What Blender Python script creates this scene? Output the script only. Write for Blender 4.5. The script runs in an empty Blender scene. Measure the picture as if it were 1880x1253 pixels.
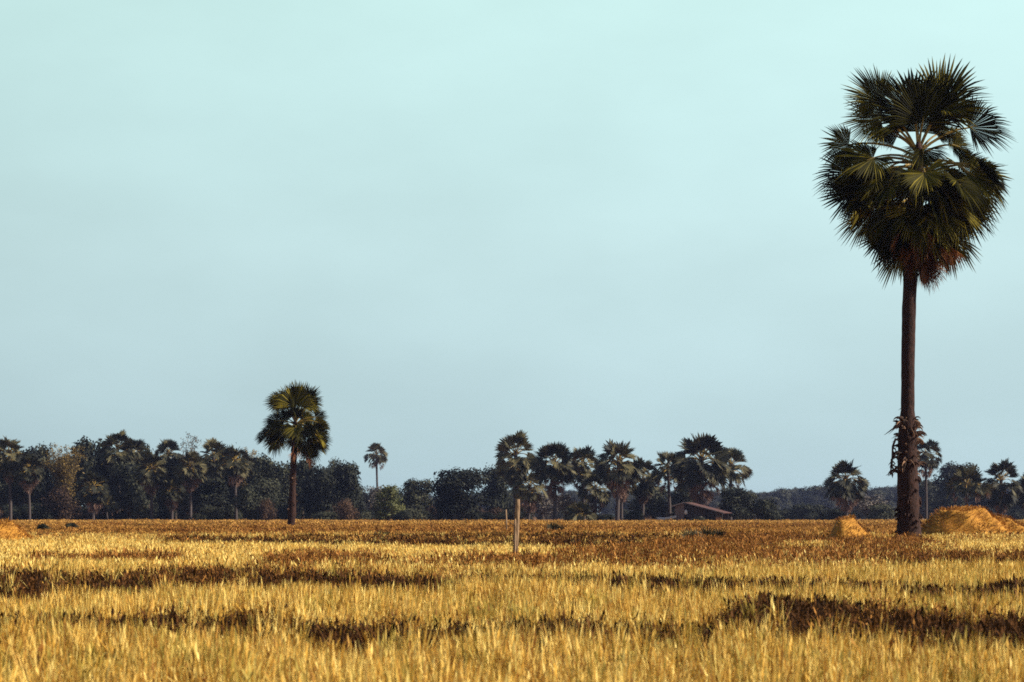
import bpy, math, random
import numpy as np
from mathutils import Vector, Matrix

R = random.Random(7)
NR = np.random.default_rng(7)
sc = bpy.context.scene
col = sc.collection
PI = math.pi

# ------------------------------------------------------------------ camera frame of reference
LENS, SENS = 85.0, 36.0
FPX = 1880 * LENS / SENS            # focal length in photo pixels
HOR = 946.0                         # horizon row in the photo
CAMZ = 1.3

def gx(px, d): return (px - 940.0) / FPX * d
def gz(py, d): return CAMZ - (py - HOR) / FPX * d
def mpp(d): return d / FPX          # metres per photo pixel

# ------------------------------------------------------------------ small helpers
def tag(o, label=None, cat=None, group=None, kind=None):
    if label: o['label'] = label
    if cat: o['category'] = cat
    if group: o['group'] = group
    if kind: o['kind'] = kind
    return o

def empty(name, loc, label=None, cat=None, group=None, rz=0.0):
    o = bpy.data.objects.new(name, None)
    col.objects.link(o)
    o.location = loc
    o.rotation_euler = (0, 0, rz)
    o.empty_display_size = 0.3
    return tag(o, label, cat, group)

class MB:
    def __init__(self):
        self.v = []; self.f = []; self.t = []; self.m = []
    def add(self, verts, faces, tint=0.5, mi=0):
        b = len(self.v)
        self.v.extend([tuple(p) for p in verts])
        self.f.extend([tuple(i + b for i in f) for f in faces])
        self.t.extend([tint] * len(verts))
        self.m.extend([mi] * len(faces))
    def tube(self, pts, radii, n=8, tint=0.5, cap=True, flat=None):
        pts = [Vector(p) for p in pts]
        verts, faces = [], []
        ref = Vector((0.31, 0.95, 0.05))
        for i, p in enumerate(pts):
            d = (pts[min(i + 1, len(pts) - 1)] - pts[max(i - 1, 0)]).normalized()
            a = d.cross(ref)
            if a.length < 1e-3: a = d.cross(Vector((1, 0, 0)))
            a.normalize(); b = d.cross(a)
            for k in range(n):
                an = 2 * PI * k / n
                verts.append(p + (a * math.cos(an) + b * math.sin(an) * (flat or 1.0)) * radii[i])
        for i in range(len(pts) - 1):
            for k in range(n):
                faces.append((i * n + k, i * n + (k + 1) % n, (i + 1) * n + (k + 1) % n, (i + 1) * n + k))
        if cap:
            faces.append(tuple(range(n - 1, -1, -1)))
            faces.append(tuple((len(pts) - 1) * n + k for k in range(n)))
        self.add(verts, faces, tint)
    def box(self, c, s, rot=None, tint=0.5, mi=0):
        c = Vector(c); v = []
        for dx in (-.5, .5):
            for dy in (-.5, .5):
                for dz in (-.5, .5):
                    p = Vector((dx * s[0], dy * s[1], dz * s[2]))
                    if rot is not None: p = rot @ p
                    v.append(c + p)
        self.add(v, [(0, 1, 3, 2), (4, 6, 7, 5), (0, 4, 5, 1), (2, 3, 7, 6), (0, 2, 6, 4), (1, 5, 7, 3)], tint, mi)
    def mesh(self, name, mats, smooth=False):
        me = bpy.data.meshes.new(name)
        me.from_pydata(self.v, [], self.f)
        if not isinstance(mats, (list, tuple)): mats = [mats]
        for m in mats: me.materials.append(m)
        if len(mats) > 1: me.polygons.foreach_set('material_index', self.m)
        at = me.attributes.new('tint', 'FLOAT', 'POINT')
        at.data.foreach_set('value', self.t)
        if smooth: me.polygons.foreach_set('use_smooth', [True] * len(me.polygons))
        me.update()
        return me
    def build(self, name, mats, parent=None, smooth=False):
        o = bpy.data.objects.new(name, self.mesh(name, mats, smooth))
        col.objects.link(o)
        if parent: o.parent = parent
        return o

def link(name, me, parent=None, loc=(0, 0, 0), rz=0.0, scale=(1, 1, 1)):
    o = bpy.data.objects.new(name, me)
    col.objects.link(o)
    o.parent = parent
    o.location = loc
    o.rotation_euler = (0, 0, rz)
    o.scale = scale
    return o

# ------------------------------------------------------------------ materials
def new_mat(name):
    m = bpy.data.materials.new(name)
    m.use_nodes = True
    nt = m.node_tree
    nt.nodes.clear()
    return m, nt, nt.nodes, nt.links

def leafy_mat(name, c1, c2, c3=None, transl=0.2, rough=0.55, spec=0.3, back=None, noise=None):
    """plant surface: colour runs from c1 to c2 with each plant's own random value and each leaf's own tint"""
    m, nt, N, L = new_mat(name)
    oi = N.new('ShaderNodeObjectInfo')
    at = N.new('ShaderNodeAttribute'); at.attribute_name = 'tint'
    rnd = oi.outputs['Random']
    add = N.new('ShaderNodeMath'); add.operation = 'MULTIPLY_ADD'
    add.inputs[1].default_value = 0.5
    L.new(rnd, add.inputs[0])
    sc_ = N.new('ShaderNodeMath'); sc_.operation = 'MULTIPLY_ADD'
    sc_.inputs[1].default_value = 0.9; sc_.inputs[2].default_value = -0.2
    L.new(at.outputs['Fac'], sc_.inputs[0]); L.new(sc_.outputs[0], add.inputs[2])
    fac = add.outputs[0]
    if noise:
        tc = N.new('ShaderNodeTexCoord'); nz = N.new('ShaderNodeTexNoise')
        nz.inputs['Scale'].default_value = noise; nz.inputs['Detail'].default_value = 4
        L.new(tc.outputs['Object'], nz.inputs['Vector'])
        ad2 = N.new('ShaderNodeMath'); ad2.operation = 'MULTIPLY_ADD'; ad2.inputs[1].default_value = 0.9
        L.new(nz.outputs['Fac'], ad2.inputs[0])
        ad3 = N.new('ShaderNodeMath'); ad3.operation = 'SUBTRACT'; ad3.inputs[1].default_value = 0.45
        L.new(fac, ad2.inputs[2]); L.new(ad2.outputs[0], ad3.inputs[0]); fac = ad3.outputs[0]
    cr = N.new('ShaderNodeValToRGB')
    cr.color_ramp.elements[0].position = 0.12; cr.color_ramp.elements[0].color = (*c1, 1)
    cr.color_ramp.elements[1].position = 0.88; cr.color_ramp.elements[1].color = (*(c3 or c2), 1)
    if c3:
        e = cr.color_ramp.elements.new(0.5); e.color = (*c2, 1)
    L.new(fac, cr.inputs[0])
    b = N.new('ShaderNodeBsdfPrincipled')
    b.inputs['Roughness'].default_value = rough
    b.inputs['Specular IOR Level'].default_value = spec
    L.new(cr.outputs[0], b.inputs['Base Color'])
    out = N.new('ShaderNodeOutputMaterial')
    if transl > 0:
        tr = N.new('ShaderNodeBsdfTranslucent'); mx = N.new('ShaderNodeMixShader')
        L.new(cr.outputs[0], tr.inputs['Color'])
        mx.inputs[0].default_value = transl
        L.new(b.outputs[0], mx.inputs[1]); L.new(tr.outputs[0], mx.inputs[2])
        L.new(mx.outputs[0], out.inputs['Surface'])
    else:
        L.new(b.outputs[0], out.inputs['Surface'])
    return m

def rough_mat(name, c1, c2, scale=(6, 6, 6), rough=0.85, bump=0.4, detail=6, ring=None):
    m, nt, N, L = new_mat(name)
    tc = N.new('ShaderNodeTexCoord'); mp = N.new('ShaderNodeMapping')
    mp.inputs['Scale'].default_value = scale
    L.new(tc.outputs['Object'], mp.inputs['Vector'])
    nz = N.new('ShaderNodeTexNoise'); nz.inputs['Scale'].default_value = 1.0
    nz.inputs['Detail'].default_value = detail; nz.inputs['Roughness'].default_value = 0.65
    L.new(mp.outputs[0], nz.inputs['Vector'])
    fac = nz.outputs['Fac']
    if ring:
        wv = N.new('ShaderNodeTexWave'); wv.bands_direction = 'Z'
        wv.inputs['Scale'].default_value = ring; wv.inputs['Distortion'].default_value = 2.5
        wv.inputs['Detail'].default_value = 3
        L.new(tc.outputs['Object'], wv.inputs['Vector'])
        mx = N.new('ShaderNodeMath'); mx.operation = 'MULTIPLY_ADD'; mx.inputs[1].default_value = 0.3
        L.new(wv.outputs['Fac'], mx.inputs[0])
        sb = N.new('ShaderNodeMath'); sb.operation = 'SUBTRACT'; sb.inputs[1].default_value = 0.15
        L.new(fac, mx.inputs[2]); L.new(mx.outputs[0], sb.inputs[0]); fac = sb.outputs[0]
    cr = N.new('ShaderNodeValToRGB')
    cr.color_ramp.elements[0].position = 0.33; cr.color_ramp.elements[0].color = (*c1, 1)
    cr.color_ramp.elements[1].position = 0.67; cr.color_ramp.elements[1].color = (*c2, 1)
    L.new(fac, cr.inputs[0])
    b = N.new('ShaderNodeBsdfPrincipled')
    b.inputs['Roughness'].default_value = rough
    b.inputs['Specular IOR Level'].default_value = 0.2
    L.new(cr.outputs[0], b.inputs['Base Color'])
    bp = N.new('ShaderNodeBump'); bp.inputs['Strength'].default_value = bump; bp.inputs['Distance'].default_value = 0.05
    L.new(fac, bp.inputs['Height']); L.new(bp.outputs[0], b.inputs['Normal'])
    out = N.new('ShaderNodeOutputMaterial')
    L.new(b.outputs[0], out.inputs['Surface'])
    return m

M = {}
M['frond']   = leafy_mat('frond_green', (0.009, 0.009, 0.002), (0.042, 0.038, 0.005), (0.20, 0.16, 0.020), transl=0.1, rough=0.65, spec=0.05)  # lightest olive paints sunlit highlights on the leaf segments
M['rib']     = leafy_mat('petiole_yellow', (0.13, 0.085, 0.016), (0.32, 0.21, 0.04), transl=0, rough=0.5)
M['dead']    = leafy_mat('dead_frond_brown', (0.06, 0.021, 0.009), (0.20, 0.072, 0.026), (0.38, 0.165, 0.06), transl=0.1, rough=0.7)
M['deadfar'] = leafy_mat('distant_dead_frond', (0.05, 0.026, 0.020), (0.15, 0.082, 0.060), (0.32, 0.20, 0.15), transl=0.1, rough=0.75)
M['bark']    = rough_mat('palm_bark', (0.010, 0.0045, 0.0035), (0.052, 0.022, 0.016), (9, 9, 5), bump=0.9, detail=10)
M['stub']    = leafy_mat('leaf_stub_brown', (0.018, 0.008, 0.005), (0.075, 0.036, 0.021), (0.20, 0.11, 0.062), transl=0, rough=0.8)
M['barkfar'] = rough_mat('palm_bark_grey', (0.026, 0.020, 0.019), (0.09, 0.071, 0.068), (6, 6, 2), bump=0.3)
M['frondfar'] = leafy_mat('distant_frond_green', (0.010, 0.011, 0.006), (0.034, 0.032, 0.015), (0.125, 0.106, 0.048), transl=0.1, rough=0.6, spec=0.15)
M['leafdark'] = leafy_mat('leaf_dark_green', (0.005, 0.007, 0.006), (0.017, 0.020, 0.014), (0.060, 0.062, 0.038), transl=0.1, rough=0.7, spec=0.12)
M['leafmid'] = leafy_mat('leaf_mid_green', (0.007, 0.009, 0.007), (0.026, 0.029, 0.018), (0.090, 0.088, 0.050), transl=0.1, rough=0.7, spec=0.12)
M['leafgreen'] = leafy_mat('leaf_fresh_green', (0.02, 0.028, 0.008), (0.055, 0.064, 0.016), (0.12, 0.122, 0.036), transl=0.2, rough=0.6, spec=0.25)
M['leafolive'] = leafy_mat('leaf_olive_bamboo', (0.075, 0.052, 0.016), (0.23, 0.155, 0.042), (0.44, 0.28, 0.075), transl=0.2, rough=0.6, spec=0.25)
M['leafgrey'] = leafy_mat('twig_grey', (0.05, 0.042, 0.036), (0.11, 0.095, 0.08), (0.20, 0.17, 0.15), transl=0.05, rough=0.8, spec=0.15)
M['leafrust'] = leafy_mat('leaf_rusty_dry', (0.025, 0.014, 0.009), (0.065, 0.037, 0.022), (0.14, 0.08, 0.045), transl=0.1, rough=0.75, spec=0.15)
M['wood']    = rough_mat('tree_bark', (0.03, 0.022, 0.016), (0.10, 0.075, 0.055), (3, 3, 1), bump=0.4)
M['pole']    = rough_mat('weathered_pole', (0.10, 0.055, 0.030), (0.36, 0.24, 0.14), (14, 14, 2.5), bump=0.5)
M['straw']   = leafy_mat('golden_straw', (0.22, 0.085, 0.010), (0.70, 0.40, 0.060), (0.90, 0.69, 0.21), transl=0.2, rough=0.6, spec=0.25)
M['weed']    = leafy_mat('brown_weed', (0.06, 0.022, 0.006), (0.20, 0.075, 0.016), (0.40, 0.18, 0.04), transl=0.12, rough=0.75, spec=0.1)
M['shade_weed'] = leafy_mat('shade_weed', (0.011, 0.005, 0.002), (0.036, 0.015, 0.005), (0.11, 0.044, 0.011), transl=0.05, rough=0.8, spec=0.1)  # withered weeds, coloured near black to paint in shade along the bunds
M['belt']    = leafy_mat('fallow_straw', (0.13, 0.048, 0.009), (0.31, 0.135, 0.024), (0.50, 0.26, 0.058), transl=0.2, rough=0.7, spec=0.15)
M['beltpale'] = leafy_mat('pale_fallow_straw', (0.16, 0.065, 0.013), (0.38, 0.18, 0.034), (0.58, 0.33, 0.08), transl=0.2, rough=0.7, spec=0.15)
M['greenstraw'] = leafy_mat('greenish_straw', (0.16, 0.10, 0.012), (0.36, 0.25, 0.035), (0.55, 0.42, 0.10), transl=0.25, rough=0.6, spec=0.2)
M['mound']   = rough_mat('mound_straw', (0.20, 0.08, 0.010), (0.52, 0.25, 0.036), (2.5, 2.5, 9), bump=0.8, detail=8)
M['moundgrass'] = leafy_mat('mound_dry_grass', (0.16, 0.062, 0.011), (0.38, 0.17, 0.031), (0.53, 0.29, 0.062), transl=0.15, rough=0.7, spec=0.15)
M['roof']    = rough_mat('rusty_roof', (0.045, 0.023, 0.021), (0.135, 0.066, 0.058), (2.5, 2.5, 2.5), bump=0.3)
M['rooftrim'] = rough_mat('roof_edge_grey', (0.16, 0.12, 0.10), (0.36, 0.29, 0.25), (3, 3, 3), bump=0.2)
M['plank']   = rough_mat('plank_wall', (0.028, 0.020, 0.018), (0.085, 0.062, 0.055), (9, 9, 1.2), bump=0.5)
M['dark']    = rough_mat('doorway_shade', (0.006, 0.005, 0.005), (0.012, 0.010, 0.009), (3, 3, 3), bump=0.0)  # flat near-black standing in for the shade inside the hut door
M['mat']     = rough_mat('woven_panel', (0.10, 0.066, 0.056), (0.23, 0.155, 0.13), (9, 9, 9), bump=0.4)
M['pale']    = rough_mat('pale_sacking', (0.42, 0.36, 0.32), (0.66, 0.58, 0.52), (4, 4, 4), bump=0.2)
M['ochre']   = rough_mat('ochre_panel', (0.26, 0.11, 0.045), (0.46, 0.22, 0.09), (5, 5, 5), bump=0.2)

# ------------------------------------------------------------------ ground
def lerp_bands(px, strip):
    a = np.array(strip, float)
    top = np.interp(px, a[:, 0], a[:, 1]); bot = np.interp(px, a[:, 0], a[:, 2])
    inside = (px >= a[0, 0]) & (px <= a[-1, 0])
    return top, bot, inside

# (distance along the row, far edge, near edge) of each bund and shadow band, surveyed as photo rows of the grass tops
SHADE_BUNDS = [
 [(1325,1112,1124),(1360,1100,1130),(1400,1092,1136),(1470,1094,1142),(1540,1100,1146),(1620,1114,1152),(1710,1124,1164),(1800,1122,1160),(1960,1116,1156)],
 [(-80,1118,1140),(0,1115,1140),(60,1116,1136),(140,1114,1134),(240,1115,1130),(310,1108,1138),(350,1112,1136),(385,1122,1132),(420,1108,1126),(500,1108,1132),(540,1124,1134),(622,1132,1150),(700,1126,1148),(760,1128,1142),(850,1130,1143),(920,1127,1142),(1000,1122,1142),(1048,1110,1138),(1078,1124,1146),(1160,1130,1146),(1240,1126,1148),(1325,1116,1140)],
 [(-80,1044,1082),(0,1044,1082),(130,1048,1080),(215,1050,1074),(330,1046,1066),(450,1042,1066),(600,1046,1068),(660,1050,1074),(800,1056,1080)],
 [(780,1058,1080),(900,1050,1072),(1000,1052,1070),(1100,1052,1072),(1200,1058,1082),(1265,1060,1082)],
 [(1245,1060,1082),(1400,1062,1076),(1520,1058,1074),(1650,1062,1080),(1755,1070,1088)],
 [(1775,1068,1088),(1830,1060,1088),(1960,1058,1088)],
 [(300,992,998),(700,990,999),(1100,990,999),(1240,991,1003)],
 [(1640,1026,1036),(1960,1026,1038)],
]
BROWN = [
 [(-80,1036,1084),(215,1046,1076),(330,1040,1068),(450,1036,1068),(510,1016,1068),(590,1010,1070),(660,1018,1074),(760,1024,1076),(870,1022,1050),(1000,1020,1046),(1060,1022,1034)],
 [(60,1017,1029),(200,1018,1026),(330,1017,1027)],
 [(1030,1012,1024),(1120,1006,1030),(1200,1000,1038),(1300,988,1050),(1400,984,1048),(1500,990,1044),(1600,994,1042),(1680,990,1034),(1780,1008,1030),(1960,1024,1036)],
 [(1330,1098,1136),(1560,1104,1150),(1960,1118,1160)],
]
GOLDIN = [[(1430,998,1008),(1535,996,1006)],[(1690,1002,1014),(1960,996,1020)]]

def masks(x, d):
    """bund weeds darkened to paint in shade, brown weeds and fallow belt over the fields, from the survey rows"""
    px = 940 + FPX * x / np.maximum(d, 1)
    py = HOR + 3906.0 / np.maximum(d, 1)
    wob = 5 * np.sin(px * .021 + 1.3) + 4 * np.sin(px * .057 + py * .02) + 3 * np.sin(px * .13)
    k = np.clip((py - 960) / 160, 0.08, 1)
    pyw = py + wob * k * 0.42
    def m(strips, soft, th):
        r = np.zeros_like(px)
        for s in strips:
            t, b, ins = lerp_bands(px, s)
            c = (t + b) / 2; h = np.maximum((b - t) / 2 * th, 1)
            r = np.maximum(r, np.clip((1 + soft - np.abs(pyw - c) / h) / soft, 0, 1) * ins)
        return r
    dark = m(SHADE_BUNDS, .5, .90); brown = m(BROWN, .5, .76)
    gi = m(GOLDIN, .4, 1.0)
    brown = brown * (1 - .8 * gi)
    belt = np.clip((996 + wob * .25 - py) / 4, 0, 1)
    return dark, brown, belt

def mound_h(x, y):
    h = np.zeros_like(x)
    return h

def ground_h(x, y):
    """height of the ground: raised fallow land beyond the fields and low bunds between them"""
    d = np.maximum(y, 1)
    h = 0.05 * np.sin(x * .35 + 1) * np.cos(y * .22) + .03 * np.sin(x * 1.3 + y * .7)
    fade = np.clip((y - 5) / 10, 0, 1)
    dark, brown, belt = masks(x, d)
    near = np.clip((110 - d) / 20, 0, 1)
    h = h * np.clip((400 - d) / 200, .2, 1) + fade * near * (0.09 * dark + .03 * brown)
    s = np.clip((d - 72) / 18, 0, 1); s = s * s * (3 - 2 * s)
    e = np.clip((d - 200) / 200, 0, 1)
    return h + s * (0.19 - 0.19 * e)

def nonuni(a, b, pts):
    return np.array(sorted(set(np.round(pts, 3))))

ys = np.concatenate([np.linspace(-60, 8, 12), np.arange(9, 60, .35), np.arange(60, 120, .9), np.arange(120, 300, 4), np.geomspace(300, 2400, 50)])
u = np.concatenate([-np.geomspace(1.0, 26, 24)[::-1] * 1.0, np.linspace(-1, 1, 181)[1:-1], np.geomspace(1.0, 26, 24)])
verts = []
rows = []
for y in ys:
    w = 0.26 * max(y, 12) + 4
    w = w if y < 500 else 0.26 * 500 + 4 + (y - 500) * .1
    xs = u * w
    lim = 1600.0
    big = np.abs(u) > 1
    xs = np.where(big, np.sign(u) * (w + (np.abs(u) - 1) / 25 * (lim - w)), xs)
    rows.append(np.stack([xs, np.full_like(xs, y)], 1))
P = np.concatenate(rows)
Z = ground_h(P[:, 0], P[:, 1])
V = np.column_stack([P, Z])
nu, ny = len(u), len(ys)
ii = (np.arange(ny - 1)[:, None] * nu + np.arange(nu - 1)[None, :]).ravel()
F = np.stack([ii, ii + 1, ii + nu + 1, ii + nu], 1)
me = bpy.data.meshes.new('ground')
me.from_pydata(V.tolist(), [], F.tolist())
me.polygons.foreach_set('use_smooth', [True] * len(F))
M['soil'] = rough_mat('field_soil', (0.075, 0.032, 0.010), (0.22, 0.105, 0.028), (1.6, 1.6, 1.6), bump=0.6, detail=10)
me.materials.append(M['soil'])
g = bpy.data.objects.new('ground', me); col.objects.link(g)
tag(g, 'dry earth of the harvested rice fields with low bunds', 'ground', kind='structure')

# ------------------------------------------------------------------ grasses
def clump(seed, n, h, spread, bw, lean, droop=.25, heads=0.0, fork=0.0):
    r = random.Random(seed); mb = MB()
    for i in range(n):
        a = r.uniform(0, 2 * PI); rad = spread * math.sqrt(r.random())
        b = Vector((rad * math.cos(a), rad * math.sin(a), -.02))
        la = r.uniform(0, 2 * PI); ln = lean * r.random() ** .8
        hh = h * r.uniform(.55, 1.12)
        dirx = Vector((math.cos(la), math.sin(la), 0))
        side = Vector((-math.sin(la + r.uniform(-1, 1)), math.cos(la + r.uniform(-1, 1)), 0))
        fa = r.uniform(0, PI); side = Vector((math.cos(fa), math.sin(fa), 0))
        w = bw * r.uniform(.6, 1.3)
        p0 = b; p1 = b + Vector((0, 0, hh * .55)) + dirx * ln * hh * .4
        p2 = b + Vector((0, 0, hh * (1 - droop * ln))) + dirx * ln * hh
        t = r.random()
        mb.add([p0 - side * w * .5, p0 + side * w * .5, p1 + side * w * .5, p1 - side * w * .5, p2 + side * w * .12, p2 - side * w * .12],
               [(0, 1, 2, 3), (3, 2, 4, 5)], t)
        if r.random() < fork:   # a side leaf folding over
            q = p1; la2 = r.uniform(0, 2 * PI); d2 = Vector((math.cos(la2), math.sin(la2), 0))
            q1 = q + d2 * hh * .22 + Vector((0, 0, hh * .22)); q2 = q + d2 * hh * .45 + Vector((0, 0, hh * r.uniform(-.05, .2)))
            s2 = Vector((-d2.y, d2.x, 0)) * w * .45
            mb.add([q - s2, q + s2, q1 + s2, q1 - s2, q2], [(0, 1, 2, 3), (3, 2, 4)], min(1, t + .15))
        if r.random() < heads:
            s2 = side * w * 1.1; k = p2; up = (p2 - p1).normalized() * hh * .22
            mb.add([k - up * .5, k + s2 * .8, k + up * .6, k - s2 * .8], [(0, 1, 2, 3)], min(1, t + .2))
    return mb

def weedy(seed, n, h, spread, bw):
    """bushy dry weed: branched stems carrying small leaves"""
    r = random.Random(seed); mb = MB()
    for i in range(n):
        a = r.uniform(0, 2 * PI); rad = spread * math.sqrt(r.random())
        la = r.uniform(0, 2 * PI); ln = r.uniform(0, .6)
        hh = h * r.uniform(.5, 1.1)
        b = Vector((rad * math.cos(a), rad * math.sin(a), -.02))
        tip = b + Vector((math.cos(la) * ln * hh, math.sin(la) * ln * hh, hh))
        s = Vector((math.cos(la + 1.3), math.sin(la + 1.3), 0)) * bw * .35
        mb.add([b - s, b + s, tip], [(0, 1, 2)], r.random() * .5)
        for k in range(8):
            q = b.lerp(tip, r.uniform(.25, 1))
            e = Vector((r.uniform(-1, 1), r.uniform(-1, 1), r.uniform(-.2, 1))).normalized() * bw * r.uniform(1.5, 4)
            c = Vector((r.uniform(-1, 1), r.uniform(-1, 1), r.uniform(-1, 1))).normalized() * bw * .6
            mb.add([q, q + e * .5 + c, q + e, q + e * .5 - c], [(0, 1, 2, 3)], r.random())
    return mb

def proto_coll(name, mbs, mat):
    c = bpy.data.collections.new(name)
    for i, mb in enumerate(mbs):
        o = bpy.data.objects.new(name + '_tuft', mb.mesh(name + '_tuft', mat))
        c.objects.link(o)
    return c

def scatter(name, pts, rot, scl, coll, label, cat):
    me = bpy.data.meshes.new(name)
    me.vertices.add(len(pts))
    me.vertices.foreach_set('co', np.asarray(pts, np.float32).ravel())
    a = me.attributes.new('rot', 'FLOAT_VECTOR', 'POINT'); a.data.foreach_set('vector', np.asarray(rot, np.float32).ravel())
    a = me.attributes.new('scl', 'FLOAT_VECTOR', 'POINT'); a.data.foreach_set('vector', np.asarray(scl, np.float32).ravel())
    a = me.attributes.new('pick', 'INT', 'POINT'); a.data.foreach_set('value', NR.integers(0, 1000, len(pts)).astype(np.int32))
    o = bpy.data.objects.new(name, me); col.objects.link(o)
    ng = bpy.data.node_groups.new(name + '_nodes', 'GeometryNodeTree')
    ng.interface.new_socket('Geometry', in_out='INPUT', socket_type='NodeSocketGeometry')
    ng.interface.new_socket('Geometry', in_out='OUTPUT', socket_type='NodeSocketGeometry')
    N, L = ng.nodes, ng.links
    gi = N.new('NodeGroupInput'); go = N.new('NodeGroupOutput')
    mp = N.new('GeometryNodeMeshToPoints')
    ci = N.new('GeometryNodeCollectionInfo'); ci.inputs['Collection'].default_value = coll
    ci.inputs['Separate Children'].default_value = True; ci.inputs['Reset Children'].default_value = True
    ip = N.new('GeometryNodeInstanceOnPoints'); ip.inputs['Pick Instance'].default_value = True
    def attr(nm, typ):
        n = N.new('GeometryNodeInputNamedAttribute'); n.data_type = typ; n.inputs['Name'].default_value = nm
        return n.outputs['Attribute']
    L.new(gi.outputs[0], mp.inputs['Mesh']); L.new(mp.outputs[0], ip.inputs['Points'])
    L.new(ci.outputs[0], ip.inputs['Instance'])
    L.new(attr('pick', 'INT'), ip.inputs['Instance Index'])
    e2r = N.new('FunctionNodeEulerToRotation')
    L.new(attr('rot', 'FLOAT_VECTOR'), e2r.inputs[0]); L.new(e2r.outputs[0], ip.inputs['Rotation'])
    L.new(attr('scl', 'FLOAT_VECTOR'), ip.inputs['Scale'])
    L.new(ip.outputs[0], go.inputs[0])
    md = o.modifiers.new('scatter', 'NODES'); md.node_group = ng
    tag(o, label, cat, kind='stuff')
    return o

def sample(d0, d1, dens):
    """random ground points in the wedge the photo could see, with a margin at each side"""
    n = int(dens * (0.2118 * 1.12 * (d1 * d1 - d0 * d0) + 16 * (d1 - d0)))
    d = np.sqrt(NR.uniform(d0 * d0, d1 * d1, n))
    x = NR.uniform(-1, 1, n) * (0.2118 * 1.12 * d + 8)
    return x, d

def patch(x, d, f=1.0):
    return (np.sin(x * .9 * f + 1.7) * np.sin(d * .55 * f + x * .3) + .6 * np.sin(x * 2.3 * f + d * 1.1 * f)
            + .5 * np.sin(x * .31 * f - d * .21 * f + 2)) / 2.1

def setinst(x, d, smin, smax, tilt=.12, hmul=None):
    n = len(x)
    pts = np.column_stack([x, d, ground_h(x, d)])
    rot = np.column_stack([NR.normal(0, tilt, n), NR.normal(0, tilt, n), NR.uniform(0, 2 * PI, n)])
    s = NR.uniform(smin, smax, n)
    h = s * (hmul if hmul is not None else 1)
    scl = np.column_stack([s, s, h])
    return pts, rot, scl

straw_near = proto_coll('straw_near', [clump(100 + i, 36, .44, .07, .009, .24, fork=.16, heads=.12) for i in range(10)], M['straw'])
for _o in list(straw_near.objects)[-2:]: _o.data.materials[0] = M['greenstraw']
straw_mid = proto_coll('straw_mid', [clump(200 + i, 30, .37, .14, .0125, .34, fork=.15, heads=.12) for i in range(6)], M['straw'])
straw_far = proto_coll('straw_far', [clump(300 + i, 40, .42, .5, .034, .5, fork=.2, heads=.3) for i in range(6)], M['straw'])
belt_far = proto_coll('belt_far', [clump(400 + i, 44, .29, .5, .034, .7, fork=.4, heads=.4) for i in range(6)], M['belt'])
belt_vfar = proto_coll('belt_vfar', [clump(450 + i, 60, .29, 1.2, .075, .7, fork=.3, heads=.3) for i in range(5)], M['beltpale'])
weed_near = proto_coll('weed_near', [weedy(500 + i, 26, .33, .16, .013) for i in range(4)] + [clump(520 + i, 26, .36, .12, .012, .5, fork=.5, heads=.4) for i in range(4)], M['weed'])
weed_far = proto_coll('weed_far', [weedy(550 + i, 34, .32, .5, .036) for i in range(4)] + [clump(570 + i, 44, .33, .5, .03, .6, fork=.5, heads=.4) for i in range(3)], M['weed'])
shade_weed_near = proto_coll('shade_weed_near', [weedy(600 + i, 30, .25, .17, .012) for i in range(3)] + [clump(620 + i, 28, .30, .12, .012, .5, fork=.5, heads=.3) for i in range(4)], M['shade_weed'])

def cat3(a, b): return tuple(np.concatenate([p, q]) for p, q in zip(a, b))

# golden stubble ---- near, middle and far fields
x, d = sample(9.5, 42, 50)
dk, br, bl = masks(x, d)
keep = NR.random(len(x)) > np.clip(dk * 1.15 + br * .62, 0, .985)
pt = patch(x, d); keep &= NR.random(len(x)) > np.clip(.18 - .35 * pt, 0, .55)
x, d, pt = x[keep], d[keep], pt[keep]
scatter('rice_stubble_near', *setinst(x, d, .7, 1.2, .09, .95 + .22 * patch(x, d, 2.1)), straw_near,
        'tall golden rice stubble with loose straw filling the foreground', 'stubble')
x, d = sample(40, 98, 42)
dk, br, bl = masks(x, d)
keep = NR.random(len(x)) > np.clip(dk * 1.1 + br * (.70 + .45 * patch(x, d, .5)) + bl * .9, 0, .99)
x, d = x[keep], d[keep]
scatter('rice_stubble_middle', *setinst(x, d, .8, 1.25, .14), straw_mid,
        'bright golden rice stubble in the strip of field before the brown fallow belt', 'stubble')

# brown weeds
x, d = sample(10, 48, 34)
dk, br, bl = masks(x, d)
keep = NR.random(len(x)) < np.clip(br * .78 - dk * .75 + .02, 0, 1)
x, d = x[keep], d[keep]
a = setinst(x, d, .7, 1.25, .15)
x, d = sample(46, 100, 30)
dk, br, bl = masks(x, d)
keep = NR.random(len(x)) < np.clip(br * (.68 + .5 * patch(x, d, .5)) + .012, 0, 1) * (1 - bl * .8)
x, d = x[keep], d[keep]
a = cat3(a, setinst(x, d, 1.0, 1.6, .15))
scatter('brown_weeds', *a, weed_near, 'reddish brown dried weeds growing along the bunds between the stubble', 'weeds')
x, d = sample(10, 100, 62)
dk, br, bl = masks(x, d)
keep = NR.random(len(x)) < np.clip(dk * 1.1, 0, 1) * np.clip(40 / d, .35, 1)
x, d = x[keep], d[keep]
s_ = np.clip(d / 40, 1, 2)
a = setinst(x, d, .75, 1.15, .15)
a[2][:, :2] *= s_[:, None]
scatter('shaded_bund_weeds', *a, shade_weed_near, 'withered weeds on the low bunds, coloured very dark to stand in for shade between the fields', 'weeds')

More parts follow.
